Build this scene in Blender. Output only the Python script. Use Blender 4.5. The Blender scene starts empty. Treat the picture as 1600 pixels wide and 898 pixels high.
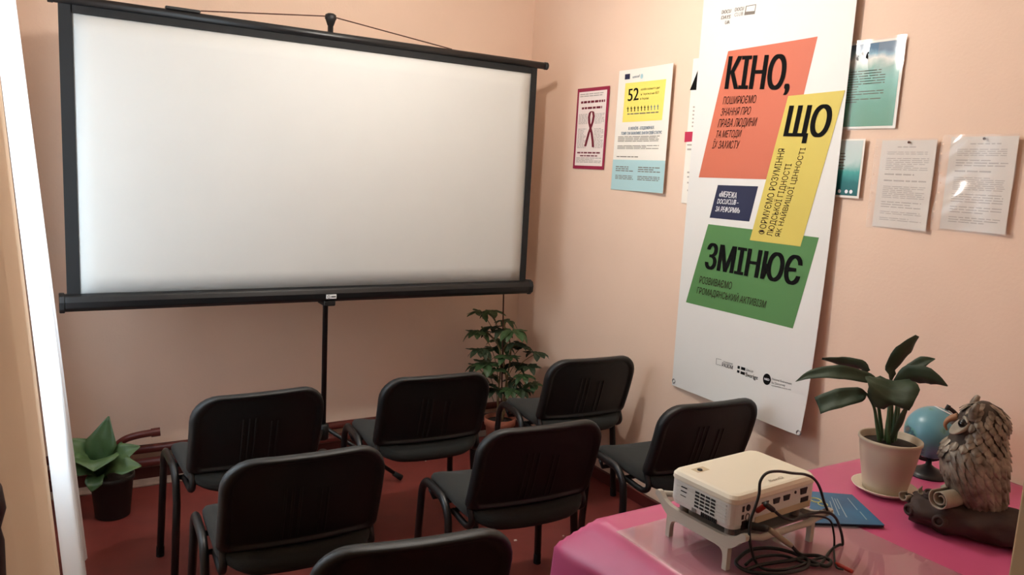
import bpy, bmesh, math, random
from mathutils import Vector, Matrix
random.seed(7)
C = bpy.context.scene.collection
SC = bpy.context.scene
PI = math.pi
V = Vector

# ---------------------------------------------------------------- camera
FPX = 1209.4                      # focal length in pixels of the 1600x898 frame
YAW, PITCH, ROLL = 0.546015, 0.148309, 0.054221
CAMP = V((0.0, 0.0, 1.6))
_f = V((math.sin(YAW)*math.cos(PITCH), math.cos(YAW)*math.cos(PITCH), -math.sin(PITCH)))
_r0 = V((math.cos(YAW), -math.sin(YAW), 0)); _u0 = _r0.cross(_f)
_r = math.cos(ROLL)*_r0 + math.sin(ROLL)*_u0
_u = -math.sin(ROLL)*_r0 + math.cos(ROLL)*_u0
cd = bpy.data.cameras.new('camera'); cam = bpy.data.objects.new('camera', cd); C.objects.link(cam)
cd.sensor_width = 36; cd.lens = FPX/1600*36; cd.clip_start = 0.02
m4 = Matrix((( _r.x, _u.x, -_f.x, CAMP.x), (_r.y, _u.y, -_f.y, CAMP.y), (_r.z, _u.z, -_f.z, CAMP.z), (0, 0, 0, 1)))
cam.matrix_world = m4
SC.camera = cam

# ---------------------------------------------------------------- light and exposure
LAMP = V((1.30, 2.41, 2.37)); LAMP_STRENGTH = 930.0; LAMP_COL = (1.0, 0.95, 0.88)
SKY_STRENGTH = 9.0; SKY_COL = (0.72, 0.87, 1.0)
SC.view_settings.view_transform = 'Standard'; SC.view_settings.look = 'None'
SC.view_settings.gamma = 1.0; SC.view_settings.use_curve_mapping = False
SC.view_settings.exposure = 0.05
w = bpy.data.worlds.new('sky'); SC.world = w; w.use_nodes = True
bg = w.node_tree.nodes['Background']; bg.inputs[0].default_value = (*SKY_COL, 1); bg.inputs[1].default_value = SKY_STRENGTH
pl = bpy.data.lights.new('window_portal', 'AREA'); pl.shape = 'RECTANGLE'; pl.size = 1.2; pl.size_y = 1.6
po = bpy.data.objects.new('window_portal', pl); C.objects.link(po)
po.location = (-0.345, 2.70, 1.55); po.rotation_euler = (0, -PI/2, 0)
pl.cycles.is_portal = True

# ---------------------------------------------------------------- pixel of the photograph -> point on a surface of the room
def ray(px, py): return _f + (px-800)/FPX*_r - (py-449)/FPX*_u
def on_x(px, py, X): d = ray(px, py); return CAMP + d*(X/d.x)
def on_y(px, py, Y): d = ray(px, py); return CAMP + d*(Y/d.y)
def on_z(px, py, Z): d = ray(px, py); return CAMP + d*((Z-CAMP.z)/d.z)
def on_v(px, py, P, off=0.0):     # vertical plane through P square to the line of sight, off metres behind it
    P = V(P); n = V((P.x, P.y, 0)).normalized(); d = ray(px, py)
    return CAMP + d*((n.dot(P)+off)/n.dot(d))

# ---------------------------------------------------------------- materials
def lin(c):
    return tuple(((x/255)/12.92 if x/255 <= .04045 else ((x/255+.055)/1.055)**2.4) for x in c)
def mat(name, rgb, rough=.6, metal=0, noise=0, nscale=20, bump=0, bscale=200, spec=.5, rgb2=None, sheen=0):
    m = bpy.data.materials.new(name); m.use_nodes = True; nt = m.node_tree; b = nt.nodes['Principled BSDF']
    c = lin(rgb); b.inputs['Base Color'].default_value = (*c, 1); b.inputs['Roughness'].default_value = rough
    b.inputs['Metallic'].default_value = metal; b.inputs['Specular IOR Level'].default_value = spec
    if sheen: b.inputs['Sheen Weight'].default_value = sheen
    tc = nt.nodes.new('ShaderNodeTexCoord')
    if noise:
        n = nt.nodes.new('ShaderNodeTexNoise'); n.inputs['Scale'].default_value = nscale; n.inputs['Detail'].default_value = 5
        nt.links.new(tc.outputs['Object'], n.inputs['Vector'])
        r = nt.nodes.new('ShaderNodeValToRGB'); r.color_ramp.elements[0].position = .3; r.color_ramp.elements[1].position = .7
        c2 = lin(rgb2) if rgb2 else tuple(x*(1-noise) for x in c)
        r.color_ramp.elements[0].color = (*c2, 1); r.color_ramp.elements[1].color = (*c, 1)
        nt.links.new(n.outputs['Fac'], r.inputs['Fac']); nt.links.new(r.outputs['Color'], b.inputs['Base Color'])
    if bump:
        n2 = nt.nodes.new('ShaderNodeTexNoise'); n2.inputs['Scale'].default_value = bscale
        nt.links.new(tc.outputs['Object'], n2.inputs['Vector'])
        bp = nt.nodes.new('ShaderNodeBump'); bp.inputs['Strength'].default_value = bump; bp.inputs['Distance'].default_value = .002
        nt.links.new(n2.outputs['Fac'], bp.inputs['Height']); nt.links.new(bp.outputs['Normal'], b.inputs['Normal'])
    return m
def cloth_mat(name, rgb, transl, transp, rough=.9):
    m = bpy.data.materials.new(name); m.use_nodes = True; nt = m.node_tree; nt.nodes.clear()
    out = nt.nodes.new('ShaderNodeOutputMaterial'); c = (*lin(rgb), 1)
    d = nt.nodes.new('ShaderNodeBsdfDiffuse'); d.inputs[0].default_value = c
    t = nt.nodes.new('ShaderNodeBsdfTranslucent'); t.inputs[0].default_value = c
    x = nt.nodes.new('ShaderNodeBsdfTransparent')
    m1 = nt.nodes.new('ShaderNodeMixShader'); m1.inputs[0].default_value = transl
    m2 = nt.nodes.new('ShaderNodeMixShader'); m2.inputs[0].default_value = transp
    L = nt.links
    L.new(d.outputs[0], m1.inputs[1]); L.new(t.outputs[0], m1.inputs[2]); L.new(m1.outputs[0], m2.inputs[1]); L.new(x.outputs[0], m2.inputs[2]); L.new(m2.outputs[0], out.inputs[0])
    return m
def clear_mat(name, gloss=.08, rough=.06, tint=(1, 1, 1), haze=0.0, bump=0):
    m = bpy.data.materials.new(name); m.use_nodes = True; nt = m.node_tree; nt.nodes.clear(); L = nt.links
    out = nt.nodes.new('ShaderNodeOutputMaterial')
    x = nt.nodes.new('ShaderNodeBsdfTransparent'); x.inputs[0].default_value = (*tint, 1)
    g = nt.nodes.new('ShaderNodeBsdfGlossy'); g.inputs['Roughness'].default_value = rough
    d = nt.nodes.new('ShaderNodeBsdfDiffuse'); d.inputs[0].default_value = (.85, .85, .85, 1)
    fr = nt.nodes.new('ShaderNodeFresnel'); fr.inputs[0].default_value = 1.5
    mh = nt.nodes.new('ShaderNodeMixShader'); mh.inputs[0].default_value = haze
    L.new(x.outputs[0], mh.inputs[1]); L.new(d.outputs[0], mh.inputs[2])
    mg = nt.nodes.new('ShaderNodeMixShader'); ge = nt.nodes.new('ShaderNodeNewGeometry')
    iv_ = nt.nodes.new('ShaderNodeMath'); iv_.operation = 'SUBTRACT'; iv_.inputs[0].default_value = 1; L.new(ge.outputs['Backfacing'], iv_.inputs[1])
    mu = nt.nodes.new('ShaderNodeMath'); mu.operation = 'MULTIPLY'; L.new(fr.outputs[0], mu.inputs[0]); L.new(iv_.outputs[0], mu.inputs[1]); L.new(mu.outputs[0], mg.inputs[0])
    L.new(mh.outputs[0], mg.inputs[1]); L.new(g.outputs[0], mg.inputs[2]); L.new(mg.outputs[0], out.inputs[0])
    if bump:
        tc = nt.nodes.new('ShaderNodeTexCoord'); n2 = nt.nodes.new('ShaderNodeTexNoise'); n2.inputs['Scale'].default_value = 9
        L.new(tc.outputs['Object'], n2.inputs['Vector']); bp = nt.nodes.new('ShaderNodeBump'); bp.inputs['Strength'].default_value = bump; bp.inputs['Distance'].default_value = .03
        L.new(n2.outputs['Fac'], bp.inputs['Height']); L.new(bp.outputs[0], g.inputs['Normal']); L.new(bp.outputs[0], fr.inputs['Normal'])
    return m

M = dict(
    wall=mat('peach_paint', (233, 203, 181), .85, noise=.04, nscale=3, bump=.25, bscale=90),
    ledge=mat('bare_cement', (168, 142, 128), .9, noise=.3, nscale=25), ceil=mat('ceiling_paint', (235, 228, 218), .9, noise=.03),
    floor=mat('red_floor_paint', (124, 54, 48), .5, noise=.25, nscale=6, bump=.1, bscale=40),
    base=mat('dark_red_gloss_paint', (88, 34, 30), .45, noise=.2, nscale=8),
    pipe=mat('pipe_paint', (96, 40, 34), .4, noise=.2, nscale=12),
    jamb=mat('beige_gloss_paint', (188, 164, 128), .5, noise=.05),
    frame=mat('white_window_paint', (230, 230, 226), .5),
    black=mat('black_metal', (22, 22, 23), .38, noise=.15, nscale=30),
    blackpl=mat('black_plastic', (19, 20, 21), .48, bump=.25, bscale=500),
    fabric=mat('black_woven_fabric', (34, 35, 32), .95, noise=.25, nscale=250, bump=.5, bscale=700, sheen=.08),
    border=mat('black_screen_border', (16, 16, 17), .8, noise=.1),
    screen=mat('white_screen_fabric', (201, 199, 194), .9, noise=.02, nscale=6),
    rubber=mat('black_rubber', (15, 15, 15), .8),
    plate=mat('silver_label', (226, 224, 222), .4), steel=mat('steel', (170, 168, 165), .3, metal=1),
    cord=mat('brown_cord', (70, 38, 28), .8),
    curtain=cloth_mat('white_sheer_curtain', (245, 246, 246), .55, .12),
    drape=cloth_mat('beige_drape', (222, 196, 168), .30, 0.0),
    darkwood=mat('dark_wood', (48, 26, 24), .5, noise=.3, nscale=15),
    vinyl=mat('white_banner_vinyl', (226, 224, 220), .6, noise=.02, nscale=4),
    orange=mat('orange_ink', (200, 106, 80), .6), yellow=mat('yellow_ink', (208, 188, 90), .6),
    navy=mat('navy_ink', (26, 32, 66), .6), green=mat('green_ink', (82, 130, 74), .6),
    ink=mat('black_ink', (11, 11, 11), .85, spec=.15), greyink=mat('grey_ink', (120, 112, 104), .7), whiteink=mat('white_ink', (232, 232, 236), .6),
    brownink=mat('dark_brown_ink', (46, 30, 24), .85, spec=.2),
    maroon=mat('maroon_ink', (150, 30, 66), .6), darkmaroon=mat('dark_maroon_ink', (110, 20, 44), .6), paper=mat('paper', (238, 232, 222), .75, noise=.02, nscale=5), paper3=mat('greyish_paper', (216, 206, 196), .75), paper2=mat('pinkish_paper', (236, 222, 216), .75),
    pyellow=mat('pale_yellow_ink', (244, 222, 110), .7), pblue=mat('pale_blue_ink', (172, 206, 210), .7), blueink=mat('steel_blue_ink', (78, 112, 140), .7),
    palegrey=mat('pale_grey_ink', (176, 166, 158), .7), redblock=mat('crimson_ink', (186, 40, 76), .6),
    cloth=mat('pink_plastic_tablecloth', (204, 90, 132), .32, noise=.12, nscale=5, bump=.1, bscale=12),
    tablewood=mat('table_board', (150, 110, 80), .6),
    glass=clear_mat('clear_table_sheet', rough=.03, tint=(.93, .92, .90), haze=.10),
    winglass=clear_mat('window_glass', rough=.02),
    sleeve=clear_mat('plastic_sleeve', rough=.16, haze=.10, bump=.12),
    projector=mat('ivory_plastic', (232, 224, 204), .45, noise=.02, nscale=8),
    projgrey=mat('projector_side_plastic', (214, 212, 206), .5), darkhole=mat('dark_vent', (30, 26, 24), .8), port=mat('port_black', (24, 22, 24), .5),
    portgrey=mat('port_grey', (120, 112, 106), .5), pmark=mat('faint_grey_print', (188, 176, 156), .6), recess=mat('recess_beige', (196, 178, 146), .6),
    stand=mat('warm_grey_plastic', (188, 180, 166), .5, bump=.2, bscale=300), shelf=mat('grey_mesh_shelf', (120, 112, 104), .6),
    cable=mat('black_cable', (20, 18, 18), .45), redplug=mat('red_plug', (170, 44, 34), .45), greyplug=mat('grey_sleeve', (150, 136, 118), .5),
    leaf=mat('dark_green_leaf', (46, 62, 38), .6, noise=.3, nscale=14), leaf2=mat('mid_green_leaf', (62, 90, 52), .45, noise=.3, nscale=14), leaf3=mat('fresh_green_leaf', (80, 108, 64), .45, noise=.25, nscale=10),
    stem=mat('green_stem', (70, 88, 48), .6), stake=mat('brown_stake', (74, 42, 30), .8), twig=mat('pale_stem', (120, 100, 66), .7),
    soil=mat('dark_soil', (44, 34, 28), 1, noise=.5, nscale=60, bump=1, bscale=80),
    ivorypot=mat('ivory_pot', (196, 181, 158), .55, noise=.08, nscale=10), saucer=mat('cream_saucer', (226, 212, 190), .45),
    terracotta=mat('terracotta', (158, 92, 70), .8, noise=.2, nscale=12), darkpot=mat('dark_pot', (34, 32, 30), .6),
    globeblack=mat('globe_stand_black', (24, 22, 22), .4), owl=mat('silvered_owl', (150, 138, 122), .42, metal=.3, noise=.5, nscale=38, rgb2=(78, 64, 52)), owldark=mat('owl_dark_wash', (58, 46, 36), .7),
    owlface=mat('owl_face_grey', (150, 138, 122), .6, noise=.3, nscale=60), owlbeak=mat('owl_beak_tan', (150, 104, 70), .5), eye=mat('owl_eye_black', (14, 12, 12), .15),
    log=mat('brown_log', (60, 38, 30), .7, noise=.5, nscale=22, bump=1, bscale=40), curl=mat('pale_bark_curl', (150, 138, 120), .6, noise=.2, nscale=40),
    book=mat('blue_cover', (48, 108, 146), .45, noise=.2, nscale=9, rgb2=(38, 84, 120)), bookedge=mat('book_side', (22, 30, 48), .7), booktext=mat('pale_cover_print', (150, 170, 178), .6), emblem=mat('yellow_emblem', (206, 196, 110), .6),
    greypaper=mat('grey_booklet', (136, 126, 122), .7), socket=mat('lamp_socket', (225, 222, 215), .5), scrap=mat('paper_scrap', (210, 190, 180), .8),
    stain=mat('rust_stain', (176, 120, 84), .85, noise=.2, nscale=30),
)
bulb_m = bpy.data.materials.new('lit_bulb'); bulb_m.use_nodes = True
_b = bulb_m.node_tree.nodes['Principled BSDF']; _b.inputs['Base Color'].default_value = (1, 1, 1, 1)
_b.inputs['Emission Color'].default_value = (*LAMP_COL, 1); _b.inputs['Emission Strength'].default_value = LAMP_STRENGTH

# ---------------------------------------------------------------- helpers
def obj(name, bm, m, parent=None, smooth=False, bevel=0, loc=None, angle=None):
    me = bpy.data.meshes.new(name); bmesh.ops.recalc_face_normals(bm, faces=bm.faces); bm.to_mesh(me); bm.free()
    o = bpy.data.objects.new(name, me); C.objects.link(o)
    if isinstance(m, (list, tuple)):
        for k in m: me.materials.append(k)
    else: me.materials.append(m)
    if smooth:
        for p in me.polygons: p.use_smooth = True
    if bevel:
        b = o.modifiers.new('bevel', 'BEVEL'); b.width = bevel; b.segments = 3; b.limit_method = 'ANGLE'
    if parent is not None: o.parent = parent
    if loc is not None: o.location = loc
    return o
def thing(name, label, cat, loc=(0, 0, 0), rz=0, group=None):
    o = bpy.data.objects.new(name, None); C.objects.link(o); o.empty_display_size = .05
    o.location = loc; o.rotation_euler = (0, 0, rz); return tag(o, label, cat, group)
def tag(o, label, cat, group=None):
    o['label'] = label; o['category'] = cat
    if group: o['group'] = group
    return o
def struct(o): o['kind'] = 'structure'; return o
def box(bm, a, b, rot=None, org=None):
    a, b = V(a), V(b); vs = []
    for x in (a.x, b.x):
        for y in (a.y, b.y):
            for z in (a.z, b.z):
                p = V((x, y, z))
                if rot is not None: p = rot @ (p-V(org)) + V(org)
                vs.append(bm.verts.new(p))
    for f in ((0, 1, 3, 2), (4, 6, 7, 5), (0, 4, 5, 1), (2, 3, 7, 6), (0, 2, 6, 4), (1, 5, 7, 3)): bm.faces.new([vs[i] for i in f])
    return bm
def BM(): return bmesh.new()
def tube(bm, pts, r, n=10, ry=None, closed=False, upv=None, cap=True):
    pts = [V(p) for p in pts]; k = len(pts); rings = []
    up = V(upv) if upv else None
    prev = None
    for i, p in enumerate(pts):
        if closed: t = (pts[(i+1) % k]-pts[i-1])
        else: t = pts[min(i+1, k-1)]-pts[max(i-1, 0)]
        t.normalize()
        if up is not None: s = up.cross(t)
        elif prev is None:
            s = t.cross(V((0, 0, 1)));
            if s.length < .01: s = t.cross(V((0, 1, 0)))
        else: s = prev - t*prev.dot(t)
        s.normalize(); prev = s; q = t.cross(s)
        rr = r[i] if isinstance(r, (list, tuple)) else r
        r2 = rr if ry is None else ry
        rings.append([bm.verts.new(p + s*math.cos(a)*rr + q*math.sin(a)*r2) for a in [2*PI*j/n for j in range(n)]])
    for i in range(k if closed else k-1):
        A, B = rings[i], rings[(i+1) % k]
        for j in range(n): bm.faces.new((A[j], A[(j+1) % n], B[(j+1) % n], B[j]))
    if cap and not closed:
        bm.faces.new(rings[0][::-1]); bm.faces.new(rings[-1])
    return bm
def spline(pts, n=8, closed=False):
    P = [V(p) for p in pts]; out = []; k = len(P)
    for i in range(k if closed else k-1):
        p0 = P[(i-1) % k] if closed or i > 0 else P[0]*2-P[1]
        p1, p2 = P[i], P[(i+1) % k]
        p3 = P[(i+2) % k] if closed or i < k-2 else P[-1]*2-P[-2]
        for j in range(n):
            t = j/n
            out.append(.5*((2*p1)+(p2-p0)*t+(2*p0-5*p1+4*p2-p3)*t*t+(3*p1-p0-3*p2+p3)*t**3))
    if not closed: out.append(P[-1])
    return out
def lathe(bm, prof, c=(0, 0, 0), n=40, closed=False, capb=True, capt=True):
    c = V(c); rings = []
    for r, z in prof: rings.append([bm.verts.new(c+V((r*math.cos(2*PI*j/n), r*math.sin(2*PI*j/n), z))) for j in range(n)])
    for A, B in zip(rings, rings[1:]):
        for j in range(n): bm.faces.new((A[j], A[(j+1) % n], B[(j+1) % n], B[j]))
    if closed:
        A, B = rings[-1], rings[0]
        for j in range(n): bm.faces.new((A[j], A[(j+1) % n], B[(j+1) % n], B[j]))
    else:
        if capb: bm.faces.new(rings[0][::-1])
        if capt: bm.faces.new(rings[-1])
    return bm
def grid(bm, fn, nu, nv):
    g = [[bm.verts.new(fn(i/nu, j/nv)) for j in range(nv+1)] for i in range(nu+1)]
    for i in range(nu):
        for j in range(nv): bm.faces.new((g[i][j], g[i+1][j], g[i+1][j+1], g[i][j+1]))
    return g
def rings_close(bm, rings, a=True, b=True):
    n = len(rings[0])
    for A, B in zip(rings, rings[1:]):
        for j in range(n): bm.faces.new((A[j], A[(j+1) % n], B[(j+1) % n], B[j]))
    if a: bm.faces.new(rings[0][::-1])
    if b: bm.faces.new(rings[-1])
def copy_tree(o, parent=None):
    c = o.copy(); C.objects.link(c)
    if parent is not None: c.parent = parent
    for ch in list(o.children): copy_tree(ch, c)
    return c
def leaf(bm, cl, widths, side, fold=.25, normal=None, nseg=None):
    """leaf blade along the centre line cl (points), half widths at each point, side vector(s); edges lifted by fold"""
    cl = spline(cl, 5); k = len(cl); rows = []
    wd = []
    for i in range(k):
        t = i/(k-1)*(len(widths)-1); a = int(min(t, len(widths)-2)); wd.append(widths[a]*(1-(t-a))+widths[a+1]*(t-a))
    for i, p in enumerate(cl):
        t = (cl[min(i+1, k-1)]-cl[max(i-1, 0)]).normalized()
        s = V(side); s = (s-t*s.dot(t)).normalized(); nn = t.cross(s)
        if nn.z < 0: nn = -nn
        h = wd[i]
        rows.append([bm.verts.new(p+s*h*x+nn*(abs(x)**1.3*h*fold+.06*h*math.sin(i*1.3+x*3))) for x in (-1, -.6, -.2, 0, .2, .6, 1)])
    for A, B in zip(rows, rows[1:]):
        for j in range(6): bm.faces.new((A[j], A[j+1], B[j+1], B[j]))
    return bm
def solid(o, th):
    s = o.modifiers.new('thickness', 'SOLIDIFY'); s.thickness = th; s.offset = 0; return o

# ================================================================ THE ROOM
XR, YB, XL, YF, ZC = 2.5, 4.03, -0.20, -1.2, 2.75
bm = box(BM(), (XL-.15, YF-.15, -.12), (XR+.15, YB+.15, 0)); struct(obj('floor', bm, M['floor']))
bm = box(BM(), (XL-.15, YF-.15, ZC), (XR+.15, YB+.15, ZC+.12)); struct(obj('ceiling', bm, M['ceil']))
bm = box(BM(), (XL-.15, YB, 0), (XR+.15, YB+.15, ZC)); struct(obj('wall_back', bm, M['wall']))
bm = box(BM(), (XR, YF-.15, 0), (XR+.15, YB, ZC)); struct(obj('wall_right', bm, M['wall']))
WY0, WY1, WZ0, WZ1 = 2.15, 3.25, .78, 2.30
bm = BM()
box(bm, (XL-.15, YF-.15, 0), (XL, WY0, ZC)); box(bm, (XL-.15, WY1, 0), (XL, YB, ZC))
box(bm, (XL-.15, WY0, 0), (XL, WY1, WZ0)); box(bm, (XL-.15, WY0, WZ1), (XL, WY1, ZC))
struct(obj('wall_left', bm, M['wall']))
bm = box(BM(), (XL, YF-.15, 0), (XR, YF, ZC)); struct(obj('wall_front', bm, M['wall']))
# wall stub with a beige edge board at the near right
bm = BM(); box(bm, (1.372, .42, 0), (XR, .56, ZC)); struct(obj('wall_partition', bm, M['wall']))
bm = BM(); box(bm, (1.345, .39, 0), (1.372, .56, ZC)); box(bm, (1.345, .56, 0), (1.43, .588, ZC))
struct(obj('trim_1', bm, M['jamb'], bevel=.003))
# window
wf = BM(); x0, x1 = XL-.13, XL-.07
for a, b in (((x0, WY0, WZ0), (x1, WY0+.06, WZ1)), ((x0, WY1-.06, WZ0), (x1, WY1, WZ1)), ((x0, WY0+.06, WZ0), (x1, WY1-.06, WZ0+.06)), ((x0, WY0+.06, WZ1-.06), (x1, WY1-.06, WZ1)), ((x0, 2.68, WZ0+.06), (x1, 2.73, WZ1-.06)), ((x0, WY0+.06, 1.84), (x1, 2.68, 1.88)), ((x0, 2.73, 1.84), (x1, WY1-.06, 1.88))): box(wf, a, b)
win = struct(obj('window_1', wf, M['frame'], bevel=.004))
bm = BM(); box(bm, (XL-.105, WY0+.05, WZ0+.05), (XL-.100, WY1-.05, WZ1-.05)); obj('window_glass', bm, M['winglass'], win)
bm = BM(); box(bm, (XL-.07, WY0-.04, WZ0-.03), (XL+.04, WY1+.04, WZ0)); obj('window_sill', bm, M['frame'], win, bevel=.005)
# baseboards: painted boards along the back and right wall
bm = BM(); box(bm, (XL, YB-.02, 0), (XR-.018, YB, .075)); struct(obj('baseboard_back', bm, M['base'], bevel=.004))
bm = BM(); box(bm, (XR-.018, .56, 0), (XR, YB, .062)); struct(obj('baseboard_right', bm, M['base'], bevel=.004))
bm = BM(); box(bm, (XL, 3.925, 0), (XR-.02, YB-.02, .009)); struct(obj('trim_2', bm, M['ledge'], bevel=.003))
# heating pipes along the back wall
for z, r, lb in ((.175, .021, 'upper dark red heating pipe running low along the back wall'), (.105, .024, 'lower dark red heating pipe just above the back baseboard')):
    bm = tube(BM(), [(XL, 3.975, z), (.9, 3.975, z-.004), (XR, 3.975, z)], r, 14)
    p = tag(obj('heating_pipe', bm, M['pipe'], smooth=True), lb, 'pipe', 'heating pipes along the back wall')
    for x in (.62, 1.7): obj('pipe_clip', tube(BM(), [(x, 3.975, z), (x, YB, z)], .007, 8), M['pipe'], p)
    if z > .15: upper_pipe = p
P = [(.235, 3.975, .175), (.245, 3.95, .205), (.285, 3.92, .25), (.34, 3.91, .268), (.41, 3.905, .275)]
bm = tube(BM(), spline(P, 6), .017, 14); st_ = obj('pipe_stub', bm, M['pipe'], upper_pipe, smooth=True); st_['label'] = 'bent capped stub curving up beside the leafy plant'
bm = tube(BM(), [(.40, 3.906, .2735), (.44, 3.903, .276)], .021, 14); obj('stub_cap', bm, M['pipe'], st_)

# ================================================================ PENDANT LAMP (its light fills the room)
t = thing('pendant_lamp', 'lit bare bulb hanging on a cord from the ceiling', 'lamp', (LAMP.x, LAMP.y, ZC))
obj('cord', tube(BM(), [(0, 0, 0), (0, 0, LAMP.z-ZC+.10)], .003, 8), M['socket'], t)
obj('ceiling_rose', lathe(BM(), [(.04, 0), (.04, -.012), (.012, -.03)], n=24), M['socket'], t, smooth=True)
obj('socket', lathe(BM(), [(.008, .11), (.019, .10), (.02, .055), (.017, .05)], (0, 0, LAMP.z-ZC-.0), n=20), M['socket'], t, smooth=True)
bm = BM(); lathe(bm, [(.012, .05), (.016, .04), (.03, .02), (.033, 0), (.029, -.02), (.017, -.031), (.004, -.034)], (0, 0, LAMP.z-ZC), n=24); obj('bulb', bm, bulb_m, t, smooth=True)

# ================================================================ PROJECTION SCREEN
SY = 3.50
def sp(px, py): p = on_y(px, py, SY); return p
t = thing('projection_screen', 'large white projection screen with black border on a tripod stand', 'projection screen', (1.135, SY, 0))
inv = V((-1.135, -SY, 0))
FX0, FX1, FZ0, FZ1 = .104, 2.176, 1.022, 2.109      # white area
BX0, BX1, BZ1 = .062, 2.205, 2.15                    # black border outside
bm = BM()
def fab(u, v): return V((FX0+(FX1-FX0)*u, SY+.004*math.sin(u*9)*math.sin(v*3), FZ0+(FZ1-FZ0)*v))+inv
grid(bm, fab, 30, 14); solid(obj('white_surface', bm, M['screen'], t, smooth=True), .0012)
bm = BM()
for a, b in (((BX0, SY-.001, FZ0-.03), (FX0+.004, SY+.004, BZ1)), ((FX1-.004, SY-.001, FZ0-.03), (BX1, SY+.004, BZ1)), ((FX0, SY-.001, FZ1-.004), (FX1, SY+.004, BZ1))):
    box(bm, V(a)+inv+V((0, -.005, 0)), V(b)+inv+V((0, -.005, 0)))
obj('border', bm, M['border'], t)
bm = BM(); tube(bm, [V((.045, SY-.004, 2.152))+inv, V((2.252, SY-.004, 2.152))+inv], .0175, 16); obj('top_bar', bm, M['black'], t, smooth=True)
for x in (.028, 2.246): obj('bar_end_cap', tube(BM(), [V((x, SY-.004, 2.152))+inv, V((x+.02, SY-.004, 2.152))+inv], .0195, 16), M['blackpl'], t, bevel=.003)
bm = BM()                                             # casing with a rounded belly
prof = [(.034, .030), (.034, -.010), (.022, -.032), (-.012, -.038), (-.034, -.022), (-.038, .004), (-.030, .026), (-.012, .034)]
for x in (.046, 2.226):
    pass
rr = [[bm.verts.new(V((x, SY+a, .992+b))+inv) for a, b in prof] for x in (.05, 2.222)]
rings_close(bm, rr); obj('casing', bm, M['black'], t, bevel=.006)
for x in (.034, 2.218):
    bm = BM(); rr = [[bm.verts.new(V((x+k, SY+a*1.12, .992+b*1.12))+inv) for a, b in prof] for k in (0, .02)]
    rings_close(bm, rr); obj('casing_end_cap', bm, M['blackpl'], t, bevel=.004)
a = sp(513, 460)
bm = box(BM(), V((a.x-.022, SY-.0415, .972))+inv, V((a.x+.026, SY-.036, .992))+inv); pt = obj('label_plate', bm, M['plate'], t, bevel=.001); pt['label'] = 'small silver maker plate on casing'
bm = BM(); tube(bm, [V((a.x-.011+.006*math.cos(k*PI/8), SY-.0425, .982+.006*math.sin(k*PI/8)))+inv for k in range(16)], .0009, 5, closed=True)
for k in range(4): box(bm, V((a.x+.001+k*.0055, SY-.0428, .979))+inv, V((a.x+.0050+k*.0055, SY-.0416, .985))+inv)
obj('plate_print', bm, M['ink'], pt)
# mast, bracket, hanger, cord
mx = 1.128
my = SY+.055
obj('mast', tube(BM(), [V((mx, my, .26))+inv, V((mx, my, 2.235))+inv], .0125, 14), M['black'], t, smooth=True)
bm = BM(); box(bm, V((mx-.034, SY-.03, .935))+inv, V((mx+.022, my+.018, .962))+inv); obj('mast_bracket', bm, M['blackpl'], t, bevel=.006)
bm = BM(); lathe(bm, [(.010, 0), (.011, .02), (.014, .022), (.022, .045), (.026, .052), (.024, .068), (.014, .074)], V((mx, my, 2.185))+inv, n=20); obj('hanger_knob', bm, M['blackpl'], t, smooth=True)
cz = 2.245
L = sp(312, 20); Rr = sp(706, 78)
bm = BM(); tube(bm, [V((L.x, SY, 2.172))+inv, V((L.x+.004, SY, 2.18))+inv, V((mx-.02, my, cz))+inv, V((mx+.02, my, cz))+inv, V((Rr.x, SY, 2.17))+inv], .0028, 6); obj('hanging_cord', bm, M['cord'], t)
bm = BM(); box(bm, V((L.x-.13, SY-.018, 2.168))+inv, V((L.x+.0, SY+.010, 2.180))+inv); obj('top_bar_handle', bm, M['blackpl'], t, bevel=.003)
hub = V((mx, my, .30))
bm = lathe(BM(), [(.02, -.04), (.026, -.035), (.026, .035), (.02, .04)], hub+inv, n=20); obj('tripod_hub', bm, M['blackpl'], t, smooth=True)
bm = lathe(BM(), [(.018, -.03), (.022, -.026), (.022, .026), (.018, .03)], V((mx, my, .145))+V((0, 0, .03))+inv, n=20); obj('brace_collar', bm, M['blackpl'], t, smooth=True)
for ang in (-8, 112, 232):
    d = V((math.cos(math.radians(ang)), math.sin(math.radians(ang)), 0))
    foot = V((mx, my, 0))+d*.40+V((0, 0, .018)); mid = hub.lerp(foot, .52)
    lg = obj('tripod_leg', tube(BM(), [hub+d*.022+inv+V((0, 0, .01)), foot+inv], .010, 10), M['black'], t, smooth=True)
    e = (foot-hub).normalized()
    obj('rubber_foot', tube(BM(), [foot-e*.05+inv, foot+inv+V((0, 0, .0))], [.0125, .0155], 12), M['rubber'], lg, smooth=True)
    obj('tripod_brace', tube(BM(), [V((mx, my, .175))+d*.02+inv, mid+inv], .0055, 8), M['black'], t, smooth=True)

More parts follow.
